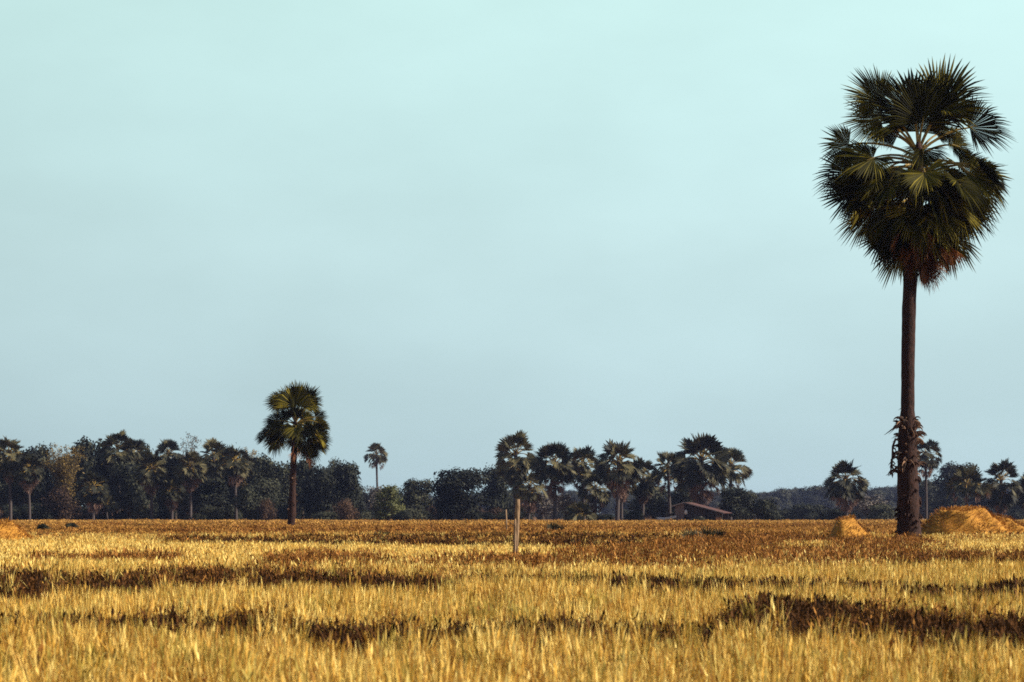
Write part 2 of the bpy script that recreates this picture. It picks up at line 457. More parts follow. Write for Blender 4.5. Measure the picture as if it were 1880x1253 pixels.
# fallow belt
x, d = sample(76, 210, 6.5)
dk, br, bl = masks(x, d)
keep = NR.random(len(x)) < np.clip(bl * 1.05 - br * .5, 0, 1)
x, d = x[keep], d[keep]
a = setinst(x, d, .75, 1.25, .1, 1 + .25 * patch(x, d, .35))
scatter('fallow_grass', *a, belt_far, 'brownish orange fallow grass in the belt between gold stubble and the woods', 'grass')
x, d = sample(190, 455, .62)
a = setinst(x, d, .8, 1.3, .06, np.clip(1.0 + .45 * patch(x, d, .12) + NR.normal(0, .18, len(x)), .6, 1.8))
scatter('distant_fallow_grass', *a, belt_vfar, 'pale brown far grass reaching the foot of the woods', 'grass')
x, d = sample(74, 260, 2.4)
dk, br, bl = masks(x, d)
pt = patch(x, d, .22)
keep = NR.random(len(x)) < np.clip(bl * (.06 + .45 * pt) + br * .75, 0, 1)
x, d = x[keep], d[keep]
scatter('brown_fallow_weeds', *setinst(x, d, .8, 1.4, .1), weed_far, 'reddish brown scrubby weeds scattered through the fallow belt', 'weeds')

# ------------------------------------------------------------------ palms
def add_fan(mb, H, A, Nn, Rr, r, nseg=38, spread=2.5, fold=.25, droop=.14, join=.48, tint=None, lat=1.0):
    A = Vector(A).normalized(); Nn = Vector(Nn)
    Nn = (Nn - A * A.dot(Nn)); Nn.normalize(); S = A.cross(Nn)
    H = Vector(H)
    dth = 2 * spread / nseg; kq = r.uniform(1.5, 4); pq = r.uniform(0, 6.28)
    def P(rad, th, ridge=0.0, tipd=0.0):
        u = rad * math.cos(th); v = rad * math.sin(th) * lat
        p = H + A * u + S * v + Nn * (fold * abs(math.sin(th)) * rad + ridge)
        p.z -= droop * (1 + .9 * math.sin(th * kq + pq)) * rad * rad / Rr + tipd
        return p
    for k in range(nseg):
        th = -spread + dth * (k + .5)
        ln = Rr * (.60 + .40 * math.cos(th * .75)) * r.uniform(.86, 1.06)
        if r.random() < .05: ln *= .75
        jt = r.uniform(-.5, .5) * dth * .8
        dr = droop * r.uniform(.1, 1.5) * Rr * .28
        j = ln * join * r.uniform(.9, 1.05); m2 = ln * .78
        h = dth * .5
        rg = Rr * .02
        tt = r.random() if tint is None else min(1, max(0, tint + r.uniform(-.3, .3) + (.35 if r.random() < .12 else 0)))  # a few segments tinted lighter as painted sun highlights
        hw = h * .62 * j / m2 * 1.15
        vs = [P(.004, th), P(j, th - h), P(j, th, rg), P(j, th + h),
              P(m2, th - hw + jt * .5, 0, dr * .3), P(m2, th + jt * .5, rg, dr * .3), P(m2, th + hw + jt * .5, 0, dr * .3),
              P(ln, th + jt, 0, dr)]
        mb.add(vs, [(0, 1, 2), (0, 2, 3), (1, 4, 5, 2), (2, 5, 6, 3), (4, 7, 5), (5, 7, 6)], tt)

def bez(p0, p1, p2, n=7):
    return [p0.lerp(p1, t).lerp(p1.lerp(p2, t), t) for t in [i / (n - 1) for i in range(n)]]

def petiole_mb(mb, a, H, A, w=.05, n=6, tint=.6, arch=.35):
    a = Vector(a); H = Vector(H); A = Vector(A).normalized()
    c = (a + H) / 2 + Vector((0, 0, arch * (H - a).length * .6))
    pts = bez(a, c, H, n)
    pts.append(H + A * w * 6)
    rad = [w * (1.3 - .6 * i / (n - 1)) for i in range(n)] + [w * .35]
    mb.tube(pts, rad, 5, tint, True, flat=.7)

def prof(z, tab):
    zs = [t[0] for t in tab]; return float(np.interp(z, zs, [t[1] for t in tab]))

# outline radius of a full crown against height relative to the growing point
OUT = [(-5.4, .35), (-4.9, .9), (-4.3, 1.6), (-3.6, 2.3), (-2.8, 2.95), (-1.8, 3.45), (-.6, 3.45), (.5, 3.3), (1.5, 2.9), (2.4, 2.1), (3.1, .9)]

def crown_plan(r, n_up, n_low, n_dead, explicit=(), live_bottom=-4.3, gap=(.0, .0), dead_rng=(-5.3, -4.3)):
    """list of (dead?, attach, hub, axis, normal, radius)"""
    L = []
    for e in explicit:
        H, A, Nn, Rr = e[:4]
        za = -0.25 - .28 * max(0, .8 - H[2])
        L.append((False, (H[0] * .05, H[1] * .05, za), Vector(H), Vector(A), Vector(Nn), Rr))
    ga = 2.399963; ph = r.uniform(0, 6.28)
    for i in range(n_up):
        ph += ga + r.uniform(-.3, .3)
        el = math.radians(72 - 68 * ((i + .5) / n_up) ** .95)
        c, s = math.cos(el), math.sin(el)
        L_ = r.uniform(1.05, 1.6)
        dirv = Vector((c * math.cos(ph), c * math.sin(ph), s))
        H = dirv * L_ + Vector((0, 0, -.1))
        A = (dirv + Vector((r.uniform(-.2, .2), r.uniform(-.2, .2), -.15))).normalized()
        up = Vector((-s * math.cos(ph), -s * math.sin(ph), c))
        tw = r.uniform(-1.1, 1.1)
        Nn = up * math.cos(tw) + dirv.cross(up) * math.sin(tw)
        L.append((False, (c * math.cos(ph) * .12, c * math.sin(ph) * .12, -.1 - .5 * i / n_up), H, A, Nn, r.uniform(1.4, 1.85)))
    for i in range(n_low):
        ph += ga + r.uniform(-.3, .3)
        f = (i + .5) / n_low
        zt = -.9 + (live_bottom + .9) * f ** .9 + r.uniform(-.25, .25)
        Rr = r.uniform(1.25, 1.6)
        rho = prof(zt, OUT) * r.uniform(.82, 1.03)
        out = Vector((math.cos(ph), math.sin(ph), 0))
        dn = .45 + 1.5 * f
        A = (out + Vector((r.uniform(-.2, .2), r.uniform(-.2, .2), -dn))).normalized()
        T = out * rho + Vector((0, 0, zt))
        H = T - A * Rr
        if Vector((H.x, H.y)).length < .25: H = Vector((out.x * .3, out.y * .3, H.z))
        za = min(-.4, max(-3.0, H.z + .1 - .9 * f)) if f < .5 else max(-3.3, H.z + .35)
        up = Vector((0, 0, 1)) + out * (.4 + f)
        tw = r.uniform(-.7, .7)
        sd = A.cross(up).normalized()
        Nn = up.normalized() * math.cos(tw) + sd * math.sin(tw)
        L.append((False, (out.x * .2, out.y * .2, za), H, A, Nn, Rr))
    for i in range(n_dead):
        ph += ga + r.uniform(-.3, .3)
        zt = r.uniform(*dead_rng)
        Rr = r.uniform(1.0, 1.4)
        rho = prof(zt, OUT) * r.uniform(.5, .95)
        out = Vector((math.cos(ph), math.sin(ph), 0))
        A = (out * .28 + Vector((r.uniform(-.1, .1), r.uniform(-.1, .1), -1))).normalized()
        H = out * rho + Vector((0, 0, zt)) - A * Rr
        L.append((True, (out.x * .22, out.y * .22, max(-3.9, H.z + .3)), H, A, out + Vector((0, 0, .2)), Rr))
    return L

def trunk_mb(pts, n=14, wob=.03, seed=1):
    r = random.Random(seed); mb = MB()
    zs = [p[2] for p in pts]
    H = zs[-1]; N = max(20, int(H / .25))
    path, rad = [], []
    for i in range(N + 1):
        z = zs[0] + (H - zs[0]) * i / N
        path.append((float(np.interp(z, zs, [p[0] for p in pts])), float(np.interp(z, zs, [p[1] for p in pts])), z))
        rad.append(float(np.interp(z, zs, [p[3] for p in pts])) * (1 + r.uniform(-wob, wob)))
    mb.tube(path, rad, n)
    return mb

def stub_mb(L, w, up, curl, seed):
    """broken petiole base left on a trunk: a split V that hangs or sticks out along +x"""
    r = random.Random(seed); mb = MB()
    p = Vector((0, 0, 0)); pts = [p]
    el = up
    for i in range(5):
        p = p + Vector((math.cos(el), r.uniform(-.15, .15), math.sin(el))) * L / 5
        el -= curl / 5
        pts.append(p)
    rad = [w, w * .9, w * .7, w * .5, w * .32, w * .12]
    mb.tube(pts, rad, 6, r.random(), True, flat=.45)
    mb.tube([pts[0] + Vector((0, w, 0)), pts[2] + Vector((0, w * 1.1, -.02)), pts[4] + Vector((0, w * 1.5, -.08))], [w * .5, w * .35, w * .08], 5, r.random(), True, flat=.5)
    return mb.mesh('leaf_stub', M['stub'])

STUBS = [stub_mb(.42, .075, .75, 2.0, 1), stub_mb(.34, .085, .5, 1.6, 2), stub_mb(.5, .06, .9, 2.6, 3), stub_mb(.28, .09, .9, 1.2, 4), stub_mb(.55, .06, .2, 1.6, 5)]
STUMP = stub_mb(.2, .10, .6, 1.0, 12); STUMP.materials[0] = M['bark']
LONG_STUB = stub_mb(.85, .05, -.55, .1, 9)

def full_palm(root, plan, G, tpts, r, nseg, seed, bias=None, names=True):
    """a palm near enough to show every frond; each frond and its petiole is a mesh of its own"""
    tr = trunk_mb(tpts, seed=seed).build('trunk', M['bark'], root, smooth=True)
    G = Vector(G)
    for dead, a, H, A, Nn, Rr in plan:
        mb = MB(); pm = MB()
        a = G + Vector(a)
        if dead:
            add_fan(mb, G + H, A, Nn, Rr, r, max(12, nseg // 2), 1.0, .75, .0, .35, None, .55)
            fr = mb.build('dead_frond', M['dead'], root)
            petiole_mb(pm, a, G + H, A, .035, tint=.2, arch=.3)
            pm.build('petiole', M['dead'], fr)
        else:
            tn = min(.7, max(.08, r.gauss(.36, .15)))
            add_fan(mb, G + H, A, Nn, Rr, r, nseg, r.uniform(1.6, 1.9) if H.z > -.4 else r.uniform(1.9, 2.4), r.uniform(.12, .45), r.uniform(.05, .2), r.uniform(.58, .7), tn)
            fr = mb.build('frond', M['frond'], root)
            petiole_mb(pm, a, G + H, A, .045, tint=r.uniform(.3, .9), arch=.3 if H.z > -1 else .55)
            pm.build('petiole', M['rib'], fr)
    return tr

# ---- the tall palm on the right
D0 = 90.0
base = Vector((gx(1669, D0), D0, ground_h(np.array([gx(1669, D0)]), np.array([D0]))[0] - .05))
mp = mpp(D0)
def rz_(py): return gz(py, D0) - base.z
def rx_(px): return gx(px, D0) - base.x
root = empty('palm_tree', base, 'tallest palm, at the right, with ragged leaf bases round its lower trunk', 'palm tree')
tp = [(rx_(1668), 0, -.3, .56), (rx_(1669), 0, rz_(985), .48), (rx_(1668), 0, rz_(960), .43), (rx_(1667), 0, rz_(900), .40), (rx_(1666), 0, rz_(860), .375), (rx_(1666), 0, rz_(800), .35),
      (rx_(1666), 0, rz_(772), .30), (rx_(1666.5), 0, rz_(750), .255), (rx_(1667), 0, rz_(660), .25), (rx_(1669), 0, rz_(560), .26), (rx_(1672), 0, rz_(500), .26), (rx_(1679), 0, rz_(400), .28), (rx_(1685), 0, rz_(300), .24), (rx_(1687), 0, rz_(262), .10)]
G0 = (rx_(1686), 0, rz_(262))
EX = [
 ((-.1, .1, .85), (-.38, 0, 1), (.1, -1, .2), 2.62), ((.12, -.25, .7), (.06, -.1, 1), (0, -1, .3), 2.2), ((.05, .3, .45), (.1, .2, 1), (0, -1, .2), 1.7),
 ((.78, 0, 1.2), (.6, 0, .98), (-.2, -1, .3), 2.35), ((.85, -.3, 1.25), (1, -.2, .2), (0, -.5, .8), 1.2),
 ((1.9, 0, .55), (1, 0, .3), (-.1, -1, .25), 1.75), ((1.35, .3, -.05), (.9, .2, -.2), (0, -.8, .6), .95), ((.75, .4, .35), (.7, .3, .5), (0, -1, .3), .85), ((1.2, .45, .3), (.8, .2, -.2), (0, -1, .3), .8), ((-.7, .5, .3), (-.7, .3, .3), (0, -1, .3), .9),
 ((-1.4, .1, 1.55), (-.8, 0, .75), (.1, -1, .2), 1.65), ((-1.4, -.2, .85), (-1, 0, .1), (0, -1, .4), 1.6),
 ((-1.25, .25, .6), (-.7, .2, -.6), (0, -1, .3), .9), ((-2.55, .2, -.05), (-.9, 0, -.15), (0, -.9, .35), 1.2),
 ((-1.75, -.5, -.65), (-.9, -.2, -.35), (-.1, -.7, .7), 1.6), ((.35, -1.2, -1.5), (.15, -.5, -1), (0, -1, -.1), 1.6),
 ((-1.2, -.9, -1.5), (-.3, -.4, -1), (-.1, -1, .1), 1.5), ((.05, -.7, -.35), (.0, -.5, -1), (0, -1, .0), 1.2),
 ((1.85, -.35, -1.2), (.85, -.2, -.55), (.2, -.8, .5), 1.6), ((1.9, .3, -1.5), (.65, .2, -.9), (.3, -.9, .3), 1.6),
 ((1.4, -.6, -2.4), (.42, -.2, -1), (.2, -1, .1), 1.6), ((1.6, .2, -2.3), (.5, .1, -1), (.2, -1, .2), 1.6),
 ((-2.5, .3, -1.1), (-.85, .1, -.35), (-.2, -.9, .4), 1.5), ((-2.3, -.2, -1.8), (-.75, -.1, -.6), (-.2, -.9, .3), 1.5),
 ((-1.75, .0, -2.6), (-.6, 0, -.75), (-.2, -1, .2), 1.45), ((-1.1, -.2, -3.3), (-.45, 0, -.9), (-.2, -1, .1), 1.4),
 ((-.6, .1, -3.9), (-.25, 0, -1), (-.2, -1, 0), 1.35), ((1.0, -.15, -3.4), (.18, 0, -1), (.1, -1, 0), 1.5), ((.75, .1, -3.5), (.2, 0, -1), (.1, -1, 0), 1.45),
]
rr = random.Random(21)
plan = crown_plan(rr, 0, 42, 18, EX, live_bottom=-4.6, dead_rng=(-5.6, -4.4))
plan = [p for k, p in enumerate(plan) if k < len(EX) or p[2].z < -.75]
for hx_, hy_, hz_, R_ in ((.26, -.55, -4.4, 1.35), (.12, -.6, -4.0, 1.3), (.42, -.5, -4.3, 1.25), (.34, -.7, -3.7, 1.3), (1.05, -.5, -3.9, 1.15), (.2, -.5, -4.6, 1.15), (-.1, -.6, -3.8, 1.2)):
    plan.append((True, (.1, -.2, hz_ + .3), Vector((hx_, hy_, hz_)), Vector((.05, -.05, -1)), Vector((.1, -1, .1)), R_))
full_palm(root, plan, G0, tp, rr, 52, 3)
rs = random.Random(5)
for i in range(96):          # old leaf bases wrapped round the lower trunk
    z = rz_(872) + (rz_(768) - rz_(872)) * rs.random() ** .9
    a = rs.uniform(0, 2 * PI)
    rad = prof(z, [(t[2], t[3]) for t in tp]) * .93
    cx = prof(z, [(t[2], t[0]) for t in tp])
    o = link('leaf_stub', STUBS[i % 5], root, (cx + rad * math.cos(a), rad * math.sin(a), z), a, [rs.uniform(.5, 1.0) * (1.15 if i % 3 else .7)] * 3)
    o.rotation_euler = (rs.uniform(-.3, .3), rs.uniform(-.35, .5), a)
for i in range(44):          # worn stumps of leaf bases lower down
    z = rz_(978) + (rz_(876) - rz_(978)) * rs.random()
    a = rs.uniform(-PI, .6)
    rad = prof(z, [(t[2], t[3]) for t in tp]) * .93; cx = prof(z, [(t[2], t[0]) for t in tp])
    o = link('bark_stump', STUMP, root, (cx + rad * math.cos(a), rad * math.sin(a), z), a, [rs.uniform(.5, 1.0)] * 3)
    o.rotation_euler = (rs.uniform(-.3, .3), rs.uniform(.3, 1.1), a)
for px, py, an, s in ((1652, 776, PI + .15, 1.0), (1652, 792, PI - .2, .6), (1650, 854, PI + .1, .85), (1655, 746, PI, .35), (1650, 800, PI - .4, .55)):
    o = link('leaf_stub', LONG_STUB, root, (rx_(px) + .1, -.1, rz_(py)), an, [s] * 3)
for px, py, ln in ((1645, 810, 1.1), (1643, 836, .8)):       # hanging dry leaf ribs on the shaded side
    mb = MB(); b = Vector((rx_(px + 8), -.12, rz_(py)))
    mb.tube([b, b + Vector((-.2, 0, .06)), b + Vector((-.30, 0, -.2)), b + Vector((-.33, .02, -ln * .7)), b + Vector((-.29, 0, -ln))], [.05, .05, .04, .025, .01], 6, .3)
    for k in range(6):
        q = b + Vector((-.31, 0, -ln * (.2 + .12 * k)))
        mb.tube([q, q + Vector((rs.uniform(-.1, .12), 0, -.1)), q + Vector((rs.uniform(-.12, .16), 0, -.22))], [.03, .025, .006], 4, .5)
    mb.build('hanging_rib', M['stub'], root)

# ---- the second palm, left of centre
D1 = 190.0
base = Vector((gx(535, D1), D1, ground_h(np.array([gx(535, D1)]), np.array([D1]))[0] - .05))
def rz_(py): return gz(py, D1) - base.z
def rx_(px): return gx(px, D1) - base.x
root = empty('palm_tree', base, 'medium dark palm standing alone left of centre before the woods', 'palm tree')
tp = [(rx_(534), 0, -.3, .36), (rx_(534), 0, rz_(972), .28), (rx_(536), 0, rz_(940), .33), (rx_(537), 0, rz_(900), .255), (rx_(538.5), 0, rz_(860), .245), (rx_(540), 0, rz_(830), .24), (rx_(541), 0, rz_(800), .23), (rx_(542), 0, rz_(768), .1)]
EX2 = [
 ((0, 0, .6), (-.12, 0, 1), (0, -1, .2), 2.5), ((.35, .2, .7), (.3, 0, 1), (0, -1, .2), 2.4), ((-.5, 0, .75), (-.5, 0, .9), (.1, -1, .2), 2.2), ((-.3, .3, .1), (-.5, .2, .4), (0, -1, .3), 1.3), ((.4, .3, .1), (.6, .2, .3), (0, -1, .3), 1.3), ((.0, -.4, .1), (.1, -.2, 1), (0, -1, .3), 1.3),
 ((.9, 0, .95), (.7, 0, .7), (-.1, -1, .2), 1.8), ((-1.2, 0, .9), (-1, 0, .4), (0, -1, .3), 1.6), ((1.1, -.3, .7), (1, 0, .15), (0, -.8, .5), 1.4),
 ((-.1, -.5, .3), (-.15, -.6, .5), (0, -.8, .7), 1.3),
 ((-1.5, -.2, -.2), (-1, 0, -.05), (0, -1, .4), 1.4), ((1.75, 0, .05), (1, 0, .15), (0, -1, .4), 1.25), ((-.9, .3, .0), (-.8, .2, .1), (0, -1, .3), 1.2),
 ((.8, .3, -.1), (.8, .2, -.1), (0, -1, .4), 1.2),
 ((-1.7, 0, -.9), (-.8, 0, -.6), (-.2, -.9, .4), 1.5), ((1.6, -.3, -.8), (.85, -.1, -.4), (.2, -.9, .4), 1.6), ((1.75, .1, -1.3), (.6, 0, -.9), (.2, -1, .2), 1.6),
 ((-1.5, -.2, -1.3), (-.5, -.1, -.9), (-.2, -1, .2), 1.6), ((-.2, -.9, -.6), (-.1, -.4, -1), (0, -1, .1), 1.3), ((.7, -.8, -.7), (.35, -.3, -1), (.1, -1, .1), 1.5),
 ((-.8, -.6, -.7), (-.35, -.3, -1), (-.1, -1, .1), 1.4), ((1.25, .2, -1.9), (.3, 0, -1), (.2, -1, .1), 1.5), ((.9, -.3, -1.7), (.3, 0, -1), (.2, -1, .1), 1.5), ((.1, .5, -.3), (.2, .5, -.3), (0, -1, .3), 1.2),
]
rr = random.Random(33)
plan = crown_plan(rr, 0, 9, 6, EX2, live_bottom=-2.9, dead_rng=(-3.9, -2.9))
plan = [p for p in plan if not (p[0] and p[2].x < -.3)]
s2 = mpp(D1) * 138 / 6.5
plan = [(a, Vector(b) * s2, Vector((c.x * s2, c.y * s2, c.z * s2 * 1.25 + (.22 if c.z > .25 else 0))), d_, e, f * s2 * 1.02) for a, b, c, d_, e, f in plan]
full_palm(root, plan, (rx_(542), 0, rz_(768)), tp, rr, 42, 8)
for i in range(34):
    z = rz_(965) + (rz_(850) - rz_(965)) * rs.random()
    a = rs.uniform(0, 2 * PI)
    rad = prof(z, [(t[2], t[3]) for t in tp]) * .9
    o = link('leaf_stub', STUBS[i % 5], root, (prof(z, [(t[2], t[0]) for t in tp]) + rad * math.cos(a), rad * math.sin(a), z), a, [rs.uniform(.45, .75)] * 3)
    o.rotation_euler = (rs.uniform(-.3, .3), rs.uniform(-.2, .6), a)

# ---- distant palms: shared crowns, each palm its own thing
def crown_meshes(seed, n_up, n_low, n_dead, live_bottom, dead_rng, pinned=0):
    r = random.Random(seed)
    plan = crown_plan(r, n_up, n_low, n_dead, (), live_bottom, dead_rng=dead_rng)
    cm, dm, pm = MB(), MB(), MB()
    for dead, a, H, A, Nn, Rr in plan:
        if dead:
            add_fan(dm, H, A, Nn, Rr, r, 12, 1.0, .7, 0, .4, None, .6)
        else:
            add_fan(cm, H, A, Nn, Rr * 1.02, r, 20, 2.2, r.uniform(.1, .45), r.uniform(.03, .14), .66, min(.9, max(.05, r.gauss(.42, .22))))
            petiole_mb(pm, a, H, A, .055, 4, .6)
    return cm.mesh('crown', M['frondfar']), pm.mesh('petioles', M['rib']), (dm.mesh('dead_fronds', M['deadfar']) if n_dead else None)

CR = [crown_meshes(71, 14, 30, 26, -3.7, (-5.4, -3.6)), crown_meshes(72, 14, 36, 14, -4.6, (-5.6, -4.6)),
      crown_meshes(73, 12, 20, 10, -3.4, (-4.6, -3.4)), crown_meshes(74, 17, 36, 34, -3.6, (-5.8, -3.4)), crown_meshes(75, 11, 24, 20, -3.6, (-5.2, -3.6))]
LOWCR = [crown_meshes(81, 14, 16, 0, -1.6, (0, 0)), crown_meshes(82, 12, 20, 6, -2.2, (-3.2, -2.4))]
EXT = {}
for cs_ in CR + LOWCR:
    co = np.empty(len(cs_[0].vertices) * 3); cs_[0].vertices.foreach_get('co', co); co = co.reshape(-1, 3)
    rr_ = np.percentile(np.hypot(co[:, 0], co[:, 1]), 97)
    EXT[cs_[0].name] = (2 * rr_ * .79, np.percentile(co[:, 2], 99.7))
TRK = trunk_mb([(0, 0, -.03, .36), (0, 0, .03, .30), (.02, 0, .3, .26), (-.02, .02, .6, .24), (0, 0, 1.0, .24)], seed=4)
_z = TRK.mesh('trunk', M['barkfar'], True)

def far_palm(px, ytop, wpx, d, v, label, group, lean=0.0, low=False, rz=None, ybase=None):
    x = gx(px, d)
    gb = float(ground_h(np.array([x]), np.array([d]))[0])
    cm, pm, dm = (LOWCR if low else CR)[v]
    s = wpx * mpp(d) / EXT[cm.name][0]
    ztop = gz(ytop, d)
    h = ztop - EXT[cm.name][1] * s - gb
    root = empty('bush_palm' if low else 'palm_tree', (x - lean * h, d, gb), label, 'palm bush' if low else 'palm tree', group)
    rz = R.uniform(0, 6.28) if rz is None else rz
    if h > .4:
        t = link('trunk', _z, root, (0, 0, 0), R.uniform(0, 6), (max(.9, s), max(.9, s), h))
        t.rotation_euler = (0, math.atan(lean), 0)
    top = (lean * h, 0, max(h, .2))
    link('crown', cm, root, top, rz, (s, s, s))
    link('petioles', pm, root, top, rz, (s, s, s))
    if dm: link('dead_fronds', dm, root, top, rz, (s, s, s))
    return root

GL = 'palms rising in the left woods'
PAL = [
 (18, 803, 52, 436, 1, 'palm with dark cap crown at the left edge of the woods', GL),
 (52, 836, 46, 434, 3, 'shorter palm with pinkish dead skirt beside the left-edge palm', GL),
 (216, 793, 54, 458, 1, 'highest dark-topped palm of the left woods, right of the olive bamboo', GL),
 (244, 806, 50, 460, 3, 'palm with brown dead skirt touching the highest left-woods palm', GL),
 (278, 832, 52, 432, 0, 'palm with pale slim trunk and orange dead fronds before the left woods', GL),
 (308, 807, 48, 466, 2, 'dark palm crown beside the feathery bamboo plume in the left woods', GL),
 (350, 829, 50, 432, 0, 'palm with straight pale trunk just right of the feathery bamboo plume', GL),
 (392, 807, 52, 460, 1, 'dark round palm crown left of and above the yellow-centred palm', GL),
 (431, 818, 54, 434, 4, 'yellow-centred palm with grey trunk, nearest left of the lone medium palm', GL),
 (172, 866, 54, 430, 4, 'low palm with silvery green crown below the olive bamboo', GL),
 (316, 878, 40, 430, 3, 'short palm with pink dead skirt between the two pale-trunked palms', GL),
 (691, 814, 37, 640, 2, 'small lone far palm on a thin trunk above the gap in the woods', None),
]
GM = 'palms in the grove around the hut'
PAL += [
 (947, 795, 66, 422, 1, 'tall dark palm with two-tiered crown at the left end of the grove, behind the pole', GM),
 (972, 866, 54, 418, 4, 'low brownish palm crown under the left end palm of the grove', GM),
 (1018, 814, 68, 405, 3, 'broad palm with reddish dead skirt and dark trunk, second from the left in the grove', GM),
 (1070, 821, 58, 440, 0, 'greyish palm with orange dead skirt and bright gap in its crown, mid grove', GM),
 (1094, 868, 54, 425, 4, 'low grey-green palm crown between the mid-grove palms', GM),
 (1136, 810, 70, 402, 0, 'dense broad palm with pinkish skirt and twin rough trunk left of the hut', GM),
 (1181, 841, 52, 430, 1, 'smaller palm with reddish hanging fronds between the broad palm and the hut', GM),
 (1227, 830, 56, 424, 2, 'palm with open middle and slim trunk just behind the left end of the hut', GM),
 (1288, 799, 88, 412, 3, 'biggest palm of the grove, wide crown right above the hut roof', GM),
 (1342, 823, 60, 430, 2, 'airy palm with drooping fans at the right end of the grove', GM),
]
GR = 'palms on the right beside the tall palm'
PAL += [
 (1553, 846, 64, 395, 0, 'stout palm with shaggy pinkish skirt behind the small mound', GR),
 (1700, 808, 50, 430, 4, 'palm half hidden behind the tall palm trunk', GR),
 (1838, 845, 62, 400, 1, 'dense palm on thin trunk behind the right slope of the big mound', GR),
 (1896, 868, 56, 410, 3, 'palm cut off by the right edge of the photo', GR),
]
for p in PAL:
    lean = 0.03 if p[0] == 972 else R.uniform(-.028, .028)
    far_palm(*p, lean=lean)
far_palm(1141, 858, 46, 408, 4, 'shorter ragged palm whose trunk doubles that of the broad palm left of the hut', GM)
for p in [(1066, 922, 52, 360, 0, 'dark trunkless bush palm in the gap of the grove', 'bush palms'),
          (1775, 856, 70, 380, 1, 'tall bushy palm without visible trunk behind the big mound', 'bush palms'),
          (196, 908, 40, 436, 1, 'low bush palm at the foot of the silvery palm', 'bush palms'),
          (258, 926, 30, 434, 0, 'small bush palm at the foot of the pale slim trunk', 'bush palms')]:
    far_palm(*p, low=True)

# small palm shoots standing in the fallow grass
def shoot(px, ybase, d, s, label, seed):
    r = random.Random(seed); mb = MB()
    x = gx(px, d); gb = float(ground_h(np.array([x]), np.array([d]))[0])
    root = empty('palm_shoot', (x, d, gb), label, 'palm shoot', 'palm shoots in the fallow grass')
    for i in range(6):
        a = r.uniform(0, 6.28); dirv = Vector((math.cos(a) * .6, math.sin(a) * .6, 1)).normalized()
        H = dirv * r.uniform(.25, .55) * s
        mb = MB(); add_fan(mb, H, dirv, Vector((0, -1, .4)), r.uniform(.4, .6) * s, r, 15, 1.5, .3, .1, .4, r.uniform(.2, .7))
        mb.tube([(0, 0, -.05), tuple(H)], [.03 * s, .02 * s], 5, .5)
        mb.build('frond', M['frondfar'], root)
shoot(1270, 992, 84, .85, 'spiky dark palm shoot in brown grass before the hut, the left one', 1)
shoot(1307, 985, 82, .98, 'taller palm shoot in brown grass right below the hut', 2)
shoot(1022, 975, 120, 1.0, 'thin spiky palm shoot below the second palm of the grove', 3)
shoot(706, 984, 95, .7, 'tiny dark palm shoot in the fallow belt right of the lone medium palm', 4)

# ------------------------------------------------------------------ broadleaf trees and bushes
def leaf_lobes(seed, lobes, n, size, tint_span=.5, flat=.85, hole=.0, shape=1.0):
    """lobes: (centre, (rx, ry, rz)); thousands of leaf-sized faces spread through and over each lobe"""
    r = np.random.default_rng(seed); mb = MB()
    w = np.array([(l[1][0] * l[1][2]) for l in lobes]); w = w / w.sum()
    cnt = (w * n).astype(int)
    V, F, T = [], [], []
    for (c, rad), k in zip(lobes, cnt):
        if k < 3: k = 3
        v = r.normal(0, 1, (k, 3)); v /= np.linalg.norm(v, axis=1)[:, None]
        q = 1 - .55 * r.random(k) ** 2.2 + r.normal(0, .09, k)
        bump = 1 + .18 * np.sin(v[:, 0] * 6 + seed) * np.sin(v[:, 2] * 7 + 2) + .12 * np.sin(v[:, 1] * 9)
        P = np.array(c) + v * np.array(rad) * (q * bump)[:, None]
        nrm = v * flat + r.normal(0, .38, (k, 3)) + np.array([0, 0, .25]); nrm /= np.linalg.norm(nrm, axis=1)[:, None]
        t1 = np.cross(nrm, r.normal(0, 1, (k, 3))); t1 /= np.linalg.norm(t1, axis=1)[:, None]
        t2 = np.cross(nrm, t1)
        s = size * r.uniform(.6, 1.35, k)[:, None]
        lt = r.uniform(0, 1)
        tt = np.clip(.5 + (lt - .5) * tint_span + r.normal(0, .18, k), 0, 1)
        b = len(V) if False else sum(len(a) for a in V)
        quad = np.stack([P - t1 * s, P + t2 * s * .55 * shape, P + t1 * s, P - t2 * s * .55 * shape], 1).reshape(-1, 3)
        V.append(quad); T.append(np.repeat(tt, 4))
        idx = b + np.arange(k * 4).reshape(-1, 4); F.append(idx)
    mb.v = np.concatenate(V).tolist(); mb.f = np.concatenate(F).tolist(); mb.t = np.concatenate(T).tolist()
    mb.m = [0] * len(mb.f)
    return mb

